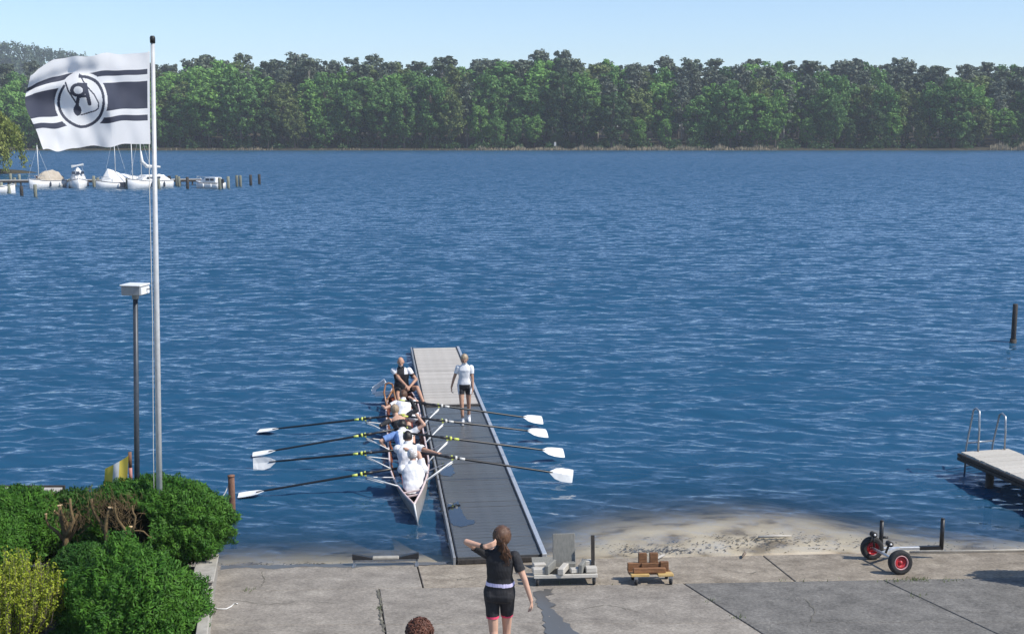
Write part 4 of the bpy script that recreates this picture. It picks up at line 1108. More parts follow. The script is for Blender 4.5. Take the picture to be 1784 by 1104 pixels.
# low jetty behind the hedge
o = at_z(112, 848, .36)
sj = thing('side_jetty', V((o.x, o.y, 0)), 'low dark jetty edge showing just above the hedge', 'jetty')
for i in range(9):
    e = MB(); e.beam(V((o.x - rs.uniform(0, .05), o.y - .08 - i * .16, .34)), V((o.x - 9, o.y - .08 - i * .16, .34)), .15, .035); e.build('plank', 'wood_grey', sj, bevel=.004)
e = MB(); e.beam(V((o.x, o.y + .03, .30)), V((o.x - 9, o.y + .03, .30)), .05, .16); e.build('edge_beam', 'wood_dark', sj)
for xx in (0.3, 3.2, 6.2):
    for yy in (-.1, -1.3):
        e = MB(); e.tube([V((o.x - xx, o.y + yy, -1)), V((o.x - xx, o.y + yy, .31))], .06, 10); e.build('pile', 'wood_dark', sj, True)

# ================================================================== FLAGPOLE, FLAGS, LAMP
FD = 17.0
pb_ = at_d(272, 833, FD); pb_.z = .15
ptop = at_d(266, 74, FD)
fpole = thing('flagpole', pb_, 'tall white flagpole rising from behind the hedge', 'flagpole')
e = MB(); e.tube([pb_, pb_ + (ptop - pb_) * .5, ptop], [.045, .038, .027], 14); e.build('pole', 'pole_grey', fpole, True)
e = MB(); e.tube([ptop - V((0, 0, .01)), ptop + V((0, 0, .06)), ptop + V((0, 0, .085))], [.036, .038, .025], 12); e.build('cap', 'black_plastic', fpole, True)
hal = [ptop + V((-.05, -.03, -.12))] + [pb_ + (ptop - pb_) * t + V((-.058 - .01 * math.sin(t * 9), -.04, 0)) for t in (.75, .5, .25, .1)]
e = MB(); e.tube(hal, .006, 5); e.build('halyard', 'rope', fpole, True)
e = MB(); e.box(pb_ + (ptop - pb_) * .12 + V((-.055, -.045, 0)), (.02, .03, .16)); e.build('cleat', 'steel_rail', fpole)
# house flag, seen from its back: white with navy bands and a round badge
def lerp_pts(tab, u):
    xs_ = [t[0] for t in tab]; return [np.interp(u, xs_, [t[j] for t in tab]) for j in range(1, len(tab[0]))]
TOPC = [(0, 261, 91), (.25, 208, 95), (.5, 155, 95), (.62, 130, 99), (.8, 92, 106), (.92, 64, 118), (1, 50, 131)]
BOTC = [(0, 262, 251), (.3, 205, 252), (.55, 150, 257), (.8, 104, 261), (1, 77, 263)]
MIDC = [(0, 261, 170), (.25, 207, 173), (.5, 155, 176), (.8, 92, 184), (.93, 64, 188), (1, 49, 192)]
NU, NV = 264, 190
uu, vv = np.meshgrid(np.linspace(0, 1, NU + 1), np.linspace(0, 1, NV + 1))
tx, ty = lerp_pts(TOPC, uu); bx, by = lerp_pts(BOTC, uu); mx_, my = lerp_pts(MIDC, uu)
q2_ = lambda v, a, b, c: a * (1 - v) * (1 - 2 * v) + b * 4 * v * (1 - v) + c * v * (2 * v - 1)
PX, PY = q2_(vv, tx, mx_, bx), q2_(vv, ty, my, by)
grow = np.clip(uu * 3, 0, 1)
PY = PY + grow * (2.2 * np.sin(15 * uu + 2.5 * vv) + 1.3 * np.sin(27 * uu - 3 * vv + 1)) * (.35 + .65 * np.abs(2 * vv - 1)); PX = PX + np.clip((uu - .55) * 2.2, 0, 1) * 3.0 * np.sin(9 * vv + 1)
dep_ = -2.5 * uu + grow * (.11 * np.sin(9.5 * uu + 1.2 * vv + .4) + .06 * np.sin(17 * uu - 3.0 * vv + 2) + .09 * np.sin(5 * vv + 5.5 * uu) + .055 * np.sin(27 * uu + 2.5 * vv) * np.clip(1.3 - 2 * uu, 0, 1) + .05 * np.sin(11 * (uu * .9 + vv * 1.0) + 1))
dep_ += grow * (.018 * np.sin(38 * uu + 9 * vv) + .016 * np.sin(31 * uu - 14 * vv + 1) + .02 * np.sin(16 * vv + 8 * uu))
dep_ += grow * .15 * np.exp(-((vv - .10 - .12 * uu) / .07) ** 2) * np.clip((uu - .35) * 4, 0, 1)
Dm = FD - .1 + dep_ * .55
ra = (PX - CX) / FPX; rb = (PY - CY) / FPX
ry = CT - rb * ST
FX, FZ = ra * Dm / ry, HC + (-ST - rb * CT) * Dm / ry
idx = np.arange((NU + 1) * (NV + 1)).reshape(NV + 1, NU + 1)
ff = np.stack([idx[:-1, :-1].ravel(), idx[:-1, 1:].ravel(), idx[1:, 1:].ravel(), idx[1:, :-1].ravel()], 1)
org = V((FX[0, 0], Dm[0, 0], FZ[0, 0]))
flag = np_mesh('flag', np.stack([FX.ravel() - org.x, Dm.ravel() - org.y, FZ.ravel() - org.z], 1), ff, 'flag_white', smooth=True)
flag.location = org
flag.data.materials.append(MATS['flag_navy'])
uc, vc = (uu[:-1, :-1] + uu[1:, 1:]) / 2, (vv[:-1, :-1] + vv[1:, 1:]) / 2
ex, ey = 262 - 212 * uc, 97 + 159 * vc                   # drawing coordinates of the badge
navy = ((vc > .185) & (vc < .240)) | ((vc > .318) & (vc < .615)) | ((vc > .685) & (vc < .747))
navy &= uc > .02
rr_ = np.hypot((ex - 143) / 46, (ey - 176) / 52)
navy &= rr_ > 1
def seg(ax_, ay_, bx_, by_, wd):
    t = np.clip(((ex - ax_) * (bx_ - ax_) + (ey - ay_) * (by_ - ay_)) / ((bx_ - ax_) ** 2 + (by_ - ay_) ** 2), 0, 1)
    return np.hypot(ex - ax_ - t * (bx_ - ax_), ey - ay_ - t * (by_ - ay_)) < wd
ang = np.degrees(np.arctan2(-(ey - 176), ex - 143))
navy |= (rr_ > .80) & (rr_ < .90) & ~((ang > 96) & (ang < 132))
for poly, wd in (([(116, 141), (121, 156), (133, 177)], 1.3), ([(140, 128), (150, 146), (166, 166), (173, 181), (172, 190), (166, 194), (141, 199)], 1.1)):
    for (a0, a1), (b0, b1) in zip(poly[:-1], poly[1:]): navy |= seg(a0, a1, b0, b1, wd)
navy |= seg(150, 146, 157, 181, 3.3) | seg(138, 167, 134, 187, 2.9)
rb_ = np.hypot((ex - 138) / 14, (ey - 156) / 12); navy |= (rb_ < 1) & (rb_ > .56) & (ex < 152)
navy |= seg(138, 146, 151, 146, 2.8) | seg(139, 167, 153, 166, 2.6)
navy |= (np.hypot((ex - 135) / 7, (ey - 191) / 9.5) < 1)
flag.data.polygons.foreach_set('material_index', navy.ravel().astype(np.int32))
tag(flag, 'white flag with navy bands and round badge with a mirrored R, flying from the flagpole', 'flag')
# lamp post
LD = 17.7
lb_ = at_d(233, 840, LD); lb_.z = .1; lt = at_d(236, 517, LD)
lamp = thing('street_lamp', lb_, 'dark lamp post with a white box head beside the flagpole', 'street lamp')
e = MB(); e.tube([lb_, lt], [.043, .036], 12); e.build('pole', 'lamp_dark', lamp, True)
e = MB(); e.tube([lt - V((0, 0, .03)), lt + V((0, 0, .09))], .05, 12); e.build('neck', 'lamp_grey', lamp, True)
lm = Matrix.Rotation(R(-12), 3, 'Z')
e = MB(); e.box(lt + V((0, 0, .10)), (.30, .27, .13), lm); ho = e.build('head_box', 'lamp_grey', lamp, bevel=.01)  # white head coloured grey for its shaded faces
e = MB(); e.box(lt + V((0, 0, .178)), (.325, .30, .022), lm); e.build('lit_lid', 'lamp_lit_white', ho, bevel=.006)  # sunlit top put into a lighter colour
e = MB(); e.box(lt + lm @ V((.156, 0, .10)), (.012, .24, .10), lm); e.build('lit_side', 'lamp_lit_white', ho)  # sunlit right face painted as a lighter panel, no glass
e = MB(); e.tube([lt + V((.17, 0, .11)), lt + V((.22, 0, .115))], .008, 6); e.build('sensor', 'lamp_dark', ho, True)
# small yellow flag on a red and white staff
yd = 18.0
ys, yt = at_d(227, 850, yd), at_d(226, 787, yd); ys.z = .1
ypole = thing('flag_staff', ys, 'short red and white staff carrying the small yellow flag', 'flagpole')
for i in range(7):
    a, b2 = ys + (yt - ys) * (i / 7), ys + (yt - ys) * ((i + 1) / 7)
    e = MB(); e.tube([a, b2], .026, 10); e.build('staff_band', 'red_white' if i % 2 else 'rust', ypole, True)
us, vs_ = np.meshgrid(np.linspace(0, 1, 40), np.linspace(0, 1, 30))
pxx = 224 - 41 * us - 3 * vs_; pyy = 792 + us ** .8 * 24 + vs_ * (58 - 8 * us)
dd = yd - .05 + .06 * np.sin(8 * us + 2 * vs_) * us
ra = (pxx - CX) / FPX; rb = (pyy - CY) / FPX; ry = CT - rb * ST
G = np.stack([ra * dd / ry, dd, HC + (-ST - rb * CT) * dd / ry], 2).reshape(-1, 3); o0 = G[0].copy()
idx = np.arange(1200).reshape(30, 40); ff = np.stack([idx[:-1, :-1].ravel(), idx[:-1, 1:].ravel(), idx[1:, 1:].ravel(), idx[1:, :-1].ravel()], 1)
yf = np_mesh('flag', G - o0, ff, 'flag_yellow', smooth=True); yf.location = V(o0); yf.data.materials.append(MATS['flag_grey'])
um = us[:-1, :-1].ravel(); yf.data.polygons.foreach_set('material_index', ((um > .38) & (um < .62)).astype(np.int32))
tag(yf, 'small yellow flag with a grey stripe drooping above the hedge', 'flag')

# ================================================================== HEDGE, GARDEN BED, LOW WALL
gb = MB()
gpts = [at_ramp(362, 1000), at_ramp(350, 1140), at_ramp(330, 1500), at_ramp(-900, 1500), at_ramp(-900, 1000)]
gb.prism([V((p.x, p.y, p.z + .12)) for p in gpts], (0, 0, -.6)); go = gb.build('garden_ground', 'soil'); tag(go, kind='structure')
wl = thing('low_wall', at_ramp(362, 1060), 'low pale garden wall between hedge and slipway', 'wall')
a, b2, c_ = at_ramp(372, 1003), at_ramp(364, 1050), at_ramp(352, 1150)
e = MB(); e.beam(b2 + V((0, 0, .09)), c_ + V((0, 0, .09)), .12, .24); e.build('wall_body', 'wall_plaster', wl, bevel=.01)
e = MB(); e.beam(b2 + V((-.01, 0, .225)), c_ + V((-.01, 0, .225)), .13, .03); e.build('coping', 'wall_plaster', wl, bevel=.006)
e = MB(); e.beam(a + V((-.07, 0, .12)), b2 + V((-.07, 0, .12)), .26, .34); e.build('end_block', 'wall_stone', wl, bevel=.012)
e = MB(); e.beam(a + V((-.07, .03, .305)), b2 + V((-.07, -.03, .305)), .30, .035); e.build('cap_stone', 'wall_plaster', wl, bevel=.008)
def bush(px, py, d, rx, ry, rz, label, mat, seed, n=26000, leaf_l=.028, lump=.16, cut=None, group='conifer shrubs of the hedge', freq=3.2, name='hedge_shrub'):
    c = at_d(px, py, d); gz0 = ramp_z(c.x, c.y) + .12 if c.y < 18 else 0
    rt = thing(name, V((c.x, c.y, gz0)), label, 'shrub', group)
    rg = np.random.default_rng(seed)
    dr = rnd_dirs(rg, n)
    lum = 1 + lump * vnoise(dr * 1.0, seed, freq, 3) + .10 * vnoise(dr, seed + 7, 9, 2) + .06 * vnoise(dr, seed + 9, 22, 2)
    sh = rg.uniform(.84, 1.03, n) ** 1
    pos = dr * lum[:, None] * sh[:, None] * np.array([rx, ry, rz])
    pos[:, 2] = np.maximum(pos[:, 2], gz0 - c.z - .1)
    keep = np.ones(n, bool)
    if cut:
        for (cx_, cy_, cd, cr_) in cut:
            q_ = np.array(at_d(cx_, cy_, cd) - c); keep &= np.linalg.norm((pos - q_) / np.array([1, 1.3, .9]), axis=1) > cr_
    pos, dr = pos[keep], dr[keep]; n = len(pos)
    lf = lambda q: lump * vnoise(q, seed, freq, 3) + .10 * vnoise(q, seed + 7, 9, 2) + .06 * vnoise(q, seed + 9, 22, 2)
    ta = np.cross(dr, np.array([.3, .5, .81])); ta /= np.linalg.norm(ta, axis=1, keepdims=True); tb = np.cross(dr, ta); ep_ = .02
    l0 = lf(dr); ga, gb_ = (lf(dr + ta * ep_) - l0) / ep_, (lf(dr + tb * ep_) - l0) / ep_
    sn = dr - ta * ga[:, None] - tb * gb_[:, None]; sn /= np.linalg.norm(sn, axis=1, keepdims=True)
    nr = sn * .9 + rnd_dirs(rg, n) * .6 + np.array([0, 0, .15]); nr /= np.linalg.norm(nr, axis=1, keepdims=True)
    td = dr * .8 + rnd_dirs(rg, n) * .6 + np.array([0, 0, .4])
    v, f = quads_np(pos, nr, td, rg.uniform(.6, 1.5, n) * leaf_l, rg.uniform(.22, .45, n) * leaf_l)
    v += np.array(c) - np.array([c.x, c.y, gz0])
    np_mesh('foliage', v, f, mat, rt)
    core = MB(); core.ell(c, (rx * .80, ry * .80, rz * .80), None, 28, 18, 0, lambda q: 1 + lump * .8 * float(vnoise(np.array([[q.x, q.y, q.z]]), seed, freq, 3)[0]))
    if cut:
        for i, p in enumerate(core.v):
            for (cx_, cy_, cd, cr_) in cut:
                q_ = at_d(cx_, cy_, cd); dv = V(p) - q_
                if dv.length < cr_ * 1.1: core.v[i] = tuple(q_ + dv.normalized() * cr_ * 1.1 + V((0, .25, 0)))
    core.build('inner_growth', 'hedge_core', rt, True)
    tk = MB()
    for i in range(4):
        a_ = rg.uniform(0, 6.28); tk.tube([V((c.x + .1 * math.cos(a_), c.y + .1 * math.sin(a_), gz0 - .1)), V((c.x + rx * .45 * math.cos(a_), c.y + ry * .45 * math.sin(a_), c.z))], [.04, .018], 6)
    tk.build('stem', 'bark', rt, True)
    return rt
CUT = [(170, 905, 16.4, .42), (215, 925, 16.4, .36), (112, 905, 16.4, .36)]
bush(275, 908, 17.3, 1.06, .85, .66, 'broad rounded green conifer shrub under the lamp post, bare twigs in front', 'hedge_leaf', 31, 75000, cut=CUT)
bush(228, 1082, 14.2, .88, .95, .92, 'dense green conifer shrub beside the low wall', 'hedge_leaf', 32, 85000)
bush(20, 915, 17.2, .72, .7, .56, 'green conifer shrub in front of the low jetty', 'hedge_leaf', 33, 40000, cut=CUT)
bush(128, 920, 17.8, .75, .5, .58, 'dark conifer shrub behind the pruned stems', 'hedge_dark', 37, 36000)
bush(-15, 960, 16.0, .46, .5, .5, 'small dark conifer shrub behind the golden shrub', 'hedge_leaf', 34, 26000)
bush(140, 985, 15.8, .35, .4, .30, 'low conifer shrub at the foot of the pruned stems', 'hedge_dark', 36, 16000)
# golden-leaved shrub of upright shoots
gc = at_d(22, 1090, 13.7); gz0 = ramp_z(gc.x, gc.y) + .12
rt = thing('golden_shrub', V((gc.x, gc.y, gz0)), 'bright yellow-green shrub of upright shoots in front of the hedge', 'shrub')
rg = np.random.default_rng(41); sm = MB(); LV = []; LF = []; cnt = 0
for i in range(210):
    a_ = rg.uniform(0, 6.28); rad = math.sqrt(rg.uniform(0, 1)); top = gc + V((math.cos(a_) * .68 * rad, math.sin(a_) * .55 * rad, (.84 - .45 * rad ** 2) + rg.uniform(-.14, .12)))
    bot = V((gc.x + math.cos(a_) * .25 * rad, gc.y + math.sin(a_) * .25 * rad, gz0)); mid = (bot + top) / 2 + V((math.cos(a_) * .12, math.sin(a_) * .1, 0))
    sm.tube([bot, mid, top], [.007, .005, .002], 4)
    m_ = 95; t = rg.uniform(.25, 1.0, m_)
    P0, P1, P2 = np.array(bot), np.array(mid), np.array(top)
    pos = ((1 - t) ** 2)[:, None] * P0 + (2 * t * (1 - t))[:, None] * P1 + (t ** 2)[:, None] * P2 + rnd_dirs(rg, m_) * rg.uniform(.005, .05, m_)[:, None]
    td = rnd_dirs(rg, m_) + np.array([0, 0, .7]); nr = rnd_dirs(rg, m_) + np.array([0, 0, .5]); nr /= np.linalg.norm(nr, axis=1, keepdims=True)
    v, f = quads_np(pos - np.array([gc.x, gc.y, gz0]), nr, td, rg.uniform(.012, .024, m_), rg.uniform(.006, .012, m_)); LV.append(v); LF.append(f + cnt); cnt += len(v)
sm.build('stem', 'bark', rt, True); np_mesh('foliage', np.concatenate(LV), np.concatenate(LF), 'gold_leaf', rt)
# pruned shrub: bare brown branches with pale cut ends
pc = at_d(165, 985, 16.3); gz0 = ramp_z(pc.x, pc.y) + .12
rt = thing('pruned_shrub', V((pc.x, pc.y, gz0)), 'pruned shrub of bare brown branches with pale cut ends in the hedge', 'shrub')
def pa_(x, y, d=16.3): return at_d(x, y, d)
BR = [([(112, 990), (114, 930), (104, 880)], .05), ([(114, 935), (128, 905), (122, 868)], .03), ([(112, 950), (132, 915), (135, 895)], .035), ([(185, 985), (184, 920), (192, 884)], .045), ([(184, 930), (165, 895), (160, 868)], .028),
      ([(225, 985), (226, 940), (228, 917)], .04), ([(225, 940), (205, 905), (200, 875)], .025), ([(228, 925), (250, 925), (270, 940)], .014), ([(110, 940), (85, 915), (80, 895)], .025), ([(226, 935), (236, 900), (230, 880)], .02), ([(120, 930), (110, 900), (95, 890)], .03)]
for i, (pts, r0) in enumerate(BR):
    P_ = [pa_(x, y, 16.35 - .12 * math.sin(i * 2.3)) for x, y in pts]
    e = MB(); e.tube([P_[0], (P_[0] + P_[1]) / 2 + V((.02, 0, .01)), P_[1], (P_[1] + P_[2]) / 2 + V((-.015, 0, 0)), P_[2]], [r0, r0 * .9, r0 * .75, r0 * .65, r0 * .55], 8); bo = e.build('branch', 'dead_twig', rt, True)
    if i in (0, 3, 5, 8, 10):
        d = (P_[2] - P_[1]).normalized(); e = MB(); e.tube([P_[2], P_[2] + d * .006], r0 * .75, 9); e.build('cut_end', 'cut_wood', bo)
tw = MB(); rr = random.Random(9)
for i in range(520):
    cx_, cy_ = rr.choice([(110, 900), (125, 915), (190, 890), (205, 905), (225, 890), (170, 885), (215, 915), (150, 905)])
    p = pa_(cx_ + rr.gauss(0, 13), cy_ + rr.gauss(0, 14), 16.3 + rr.uniform(-.1, .25)); d = V((rr.gauss(0, .5), rr.gauss(0, .4), rr.uniform(.2, 1.2))).normalized() * rr.uniform(.06, .2)
    tw.tube([p, p + d * .5 + V((rr.gauss(0, .01), 0, 0)), p + d], [.004, .003, .0012], 3, cap=False)
tw.build('twig', 'dead_twig', rt, True)['kind'] = 'stuff'
# shrub outside the frame on the right; its shadow falls on the slabs
sp = at_ramp(1740, 1017)
bc = V((sp.x + 1.36, sp.y, sp.z + .75))
rt = thing('hedge_shrub', V((bc.x, bc.y, ramp_z(bc.x, bc.y))), 'rounded shrub standing beyond the slipway edge, seen by its shadow', 'shrub')
rg = np.random.default_rng(51); n_ = 9000; dr = rnd_dirs(rg, n_)
pos = dr * (1 + .22 * vnoise(dr, 52, 3.5, 3))[:, None] * rg.uniform(.7, 1.03, n_)[:, None] * np.array([.62, .45, .68])
v, f = quads_np(pos, rnd_dirs(rg, n_), rnd_dirs(rg, n_), rg.uniform(.02, .045, n_), rg.uniform(.015, .03, n_)); v += np.array(bc - rt.location)
np_mesh('foliage', v, f, 'hedge_dark', rt)
e = MB(); e.tube([V((bc.x, bc.y, ramp_z(bc.x, bc.y) - .1)), bc], [.05, .02], 7); e.build('stem', 'bark', rt, True)

# ================================================================== MARINA
ppx = lambda x, y: at_z(x, y, 0)
pz = .62
mar = thing('marina_pier', ppx(180, 323), 'long wooden marina pier with white boats moored along it', 'pier')
a, b2 = ppx(-120, 325), ppx(352, 322)
nseg = 14
for i in range(nseg):
    p, q_ = a + (b2 - a) * (i / nseg), a + (b2 - a) * ((i + .985) / nseg)
    e = MB(); e.beam(p + V((0, 0, pz)), q_ + V((0, 0, pz)), 1.2, .10); e.build('deck_section', 'wood_grey' if i % 3 else 'wood_pale', mar)
e = MB(); e.beam(a + V((0, -.6, pz - .14)), b2 + V((0, -.6, pz - .14)), .10, .22); e.build('edge_beam', 'wood_dark', mar)
for i in range(22):
    p = a + (b2 - a) * ((i + .3) / 22); e = MB(); e.tube([p + V((0, -.5, -1)), p + V((0, -.5, pz))], .09, 8); e.build('pile', 'wood_dark', mar, True)
POSTS = [(19, 303, 321), (26, 310, 323), (34, 304, 318), (16, 322, 337), (38, 325, 341), (62, 322, 343), (122, 312, 327), (164, 307, 326), (171, 310, 328), (222, 311, 329), (277, 312, 329),
         (308, 306, 324), (312, 308, 325), (327, 309, 329), (383, 310, 330), (398, 308, 328), (413, 306, 325), (419, 306, 325), (437, 305, 323), (452, 304, 321), (3, 318, 337)]
pr = None
for i, (x, yt_, yb) in enumerate(POSTS):
    lb = 'short pale wooden mooring post standing in the water along the marina pier'
    pile(x, yt_, yb, .16, 'wood_dark' if i in (18, 19, 4, 13) else 'pile_pale', 'short dark wooden mooring post standing in the water near the marina pier' if i in (18, 19, 4, 13) else lb, 'dark mooring posts' if i in (18, 19, 4, 13) else 'pale mooring posts of the marina')
def mboat(px0, px1, ybot, label, Lb, beam, fre, head, name='moored_boat', blue=False):
    c = ppx((px0 + px1) / 2, ybot); rt = thing(name, c, label, 'boat', 'boats moored at the marina')
    hd = V((math.cos(head), math.sin(head), 0)); lt_ = V((-hd.y, hd.x, 0))
    def P(s, q, z): return c + hd * s + lt_ * q + V((0, 0, z))
    rings = []
    for t in np.linspace(-1, 1, 13):
        h_ = beam / 2 * (1 if t < -.1 else math.sqrt(max(.0015, 1 - ((t + .1) / 1.1) ** 2.2))) * (1 if t > -.9 else .93)
        g_ = fre * (1 + .35 * max(0, t) ** 2)
        rings.append([P(t * Lb / 2, h_ * math.copysign(abs(math.sin(a_)) ** .6, math.sin(a_)), g_ - (g_ + .25) * max(0, math.cos(a_)) ** .7) for a_ in np.linspace(-math.pi / 2, math.pi / 2, 9)])
    e = MB(); e.loft(rings, closed=True); e.build('hull', 'paint_white', rt, True)
    e = MB(); e.loft([[r[0] + V((0, 0, -.10)), r[0] + V((0, 0, -.02)), r[0] * .98 + c * .02 + V((0, 0, -.02)), r[0] * .98 + c * .02 + V((0, 0, -.1))] for r in rings]); e.loft([[r[-1] + V((0, 0, -.10)), r[-1] + V((0, 0, -.02)), r[-1] * .98 + c * .02 + V((0, 0, -.02)), r[-1] * .98 + c * .02 + V((0, 0, -.1))] for r in rings]); e.build('rub_rail', 'hull_blue', rt)
    return rt, P
def mast(rt, p, hgt, wire=True):
    e = MB(); e.tube([p, p + V((0, 0, hgt))], [.05, .035], 8); mo = e.build('mast', 'alu_white', rt, True)
    if wire:
        for dx in (-1.3, 1.2):
            e = MB(); e.tube([p + V((0, 0, hgt * .95)), p + V((dx, .2, -.1))], .010, 4); e.build('stay', 'alu_white', mo)
def fit_out(rt, P, Lb, beam, fre, seed, outboard=True):
    rr = random.Random(seed)
    e = MB()                                            # bow rail
    loop = [P(Lb * .18, -beam * .40, fre * 1.05), P(Lb * .18, -beam * .40, fre + .5), P(Lb * .40, -beam * .2, fre + .58), P(Lb * .485, 0, fre + .62), P(Lb * .40, beam * .2, fre + .58), P(Lb * .18, beam * .40, fre + .5), P(Lb * .18, beam * .40, fre * 1.05)]
    e.tube(loop, .022, 5)
    for q_ in (-.2, .2): e.tube([P(Lb * .40, beam * q_, fre * 1.15), P(Lb * .40, beam * q_, fre + .58)], .018, 5)
    e.build('bow_rail', 'steel_rail', rt, True)
    for s_, q_ in ((-.25, -.52), (.05, -.52), (-.25, .52), (.05, .52)):
        e = MB(); e.tube([P(Lb * s_, beam * q_, fre * .15), P(Lb * s_, beam * q_, fre * .3), P(Lb * s_, beam * q_, fre * .7), P(Lb * s_, beam * q_, fre * .85)], [.04, .10, .10, .03], 8); e.build('fender', 'hull_blue' if rr.random() < .6 else 'paint_white', rt, True)
    if outboard:
        e = MB(); c_ = P(-Lb * .52, 0, fre * .9); e.box(c_ + V((0, 0, .25)), (.4, .35, .45), taper=.8); e.box(c_ - V((0, 0, .3)), (.14, .14, .8)); e.build('outboard', 'black_plastic', rt, bevel=.04)
def cover(rt, P, prof, mat, z0, crease, name='cover'):
    rings = []
    for i, (s_, wq, hq) in enumerate(prof):
        rings.append([P(s_ + .04 * math.sin(3 * j + i), wq * q_, z0 + hq * (1 - abs(q_) ** 1.7) + crease * math.sin(2.3 * i + 1.9 * j) * (1 - abs(q_))) for j, q_ in enumerate(np.linspace(-1, 1, 11))])
    e = MB(); e.loft(rings); return e.build(name, mat, rt, False)
rt, P = mboat(58, 102, 327, 'small sailing boat under a tan domed cover', 4.4, 1.9, .8, R(243))
fit_out(rt, P, 4.4, 1.9, .8, 1)
cover(rt, P, ((-2.1, .85, .35), (-1.7, .92, .95), (-1.0, .95, 1.12), (-.2, .95, 1.1), (.5, .85, .9), (1.0, .6, .35)), 'cover_tan', .74, .05)
e = MB(); e.box(P(.75, -.35, 1.1), (.5, .06, .4), Matrix.Rotation(R(150), 3, 'Z')); e.build('hatch', 'mahogany', rt)
mast(rt, P(.9, 0, 1.0), 3.6)
rt, P = mboat(116, 158, 327, 'white motorboat with a tall folded canvas hood', 4.4, 1.9, .8, R(290))
fit_out(rt, P, 4.4, 1.9, .8, 2)
hd_ = cover(rt, P, ((-1.9, .9, .5), (-1.5, .9, 1.25), (-.5, .88, 1.4), (.2, .8, 1.25), (.7, .7, .55), (1.1, .5, .2)), 'cover_white', .76, .07, 'canvas_hood')
e = MB()
for i in range(7): e.beam(P(-1.3 + .12 * i, -.62, 2.25 + .10 * math.sin(i * 1.7)), P(-1.1 + .12 * i, .62, 2.45 + .08 * math.cos(i * 2.1)), .16, .10)
e.build('folded_top', 'cover_white', rt)
for q_ in (-.42, .42):
    e = MB(); e.tube([P(-1.0, q_ * 1.8, .9), P(-.9, q_, 2.4)], .025, 5); e.build('hood_frame', 'steel_rail', rt)
for q_ in (-.45, 0, .45):
    e = MB(); e.box(P(.62, q_, 1.62), (.06, .34, .34), Matrix.Rotation(R(290), 3, 'Z') @ Matrix.Rotation(R(-45), 3, 'Y')); e.build('window', 'boat_glass', hd_)
rt, P = mboat(185, 229, 328, 'boat under a white ridge tent cover with dark hull side', 4.8, 1.9, .7, R(214))
fit_out(rt, P, 4.8, 1.9, .7, 3)
e = MB(); e.loft([[P(s_, -.95 * wq, .66), P(s_, -.5 * wq, .66 + hq * .55), P(s_, 0, .66 + hq), P(s_, .5 * wq, .66 + hq * .55), P(s_, .95 * wq, .66)] for s_, wq, hq in ((-2.2, .9, .5), (-1.2, 1, .75), (-.2, 1, .95), (.6, .95, 1.3), (1.1, .8, 1.45), (1.8, .4, .35))]); e.build('tent_cover', 'cover_white', rt)
e = MB(); e.loft([[P(s_, .955 * wq, z_) for z_ in (.16, .60)] + [P(s_, .94 * wq, z_) for z_ in (.60, .16)] for s_, wq in ((-2.2, .93), (-1, 1.01), (.2, 1.0))]); e.build('side_stripe', 'hull_blue', rt)
mast(rt, P(.3, .1, 1.2), 4.9)
rt, P = mboat(233, 285, 328, 'white sailing boat with boom cover just behind the flagpole', 5.2, 2.0, .85, R(232))
fit_out(rt, P, 5.2, 2.0, .85, 4)
e = MB(); e.loft([[P(s_, -.8 * wq, .83), P(s_, -.68 * wq, .83 + hq), P(s_, .68 * wq, .83 + hq), P(s_, .8 * wq, .83)] for s_, wq, hq in ((-1.2, 1, .5), (-1.1, 1, .62), (.6, .9, .62), (1.1, .7, .2))]); co_ = e.build('cabin', 'paint_white', rt)
for s_ in (-.8, -.1, .45):
    for q_ in (-.78, .78):
        e = MB(); e.box(P(s_, q_ * .97, 1.15), (.42, .06, .2), Matrix.Rotation(R(232), 3, 'Z')); e.build('window', 'boat_glass', co_)
mast(rt, P(.9, .1, 1.2), 5.2)
e = MB(); e.tube([P(.85, .1, 4.0), P(.8, .1, 2.9), P(.2, .1, 2.35), P(-1.5, .1, 2.25)], [.06, .2, .2, .10], 8); e.build('sail_cover', 'cover_white', rt, True)
cover(rt, P, ((-2.4, .7, .2), (-1.9, .8, .55), (-1.3, .85, .6)), 'cover_white', .85, .06, 'cockpit_cover')
mast(rt, P(1.6, -.5, .9), 4.4, False)
rt, P = mboat(343, 386, 328, 'small white cabin boat at the open end of the pier', 3.4, 1.5, .62, R(155))
fit_out(rt, P, 3.4, 1.5, .62, 5)
e = MB(); e.loft([[P(s, -.7 * wq, .68), P(s, -.6 * wq, .68 + hq), P(s, .6 * wq, .68 + hq), P(s, .7 * wq, .68)] for s, wq, hq in ((-1.3, .85, .42), (-1.2, .85, .5), (.1, .8, .5), (.7, .65, .1))]); co_ = e.build('cabin', 'paint_white', rt)
for s_ in (-.85, -.25):
    for q_ in (-.555, .555):
        e = MB(); e.box(P(s_, q_, .95), (.45, .07, .24), Matrix.Rotation(R(155), 3, 'Z')); e.build('window', 'boat_glass', co_)
e = MB(); e.box(P(.42, 0, .98), (.06, .8, .3), Matrix.Rotation(R(155), 3, 'Z') @ Matrix.Rotation(R(-40), 3, 'Y')); e.build('windscreen', 'boat_glass', co_)
rt, P = mboat(-30, 5, 337, 'white boat bow poking in beside the mooring posts by the willow', 4.2, 1.8, .7, R(20))
e = MB(); e.box(P(-.4, 0, .95), (1.6, 1.2, .5), Matrix.Rotation(R(20), 3, 'Z'), taper=.8); e.build('cabin', 'paint_white', rt, bevel=.05)

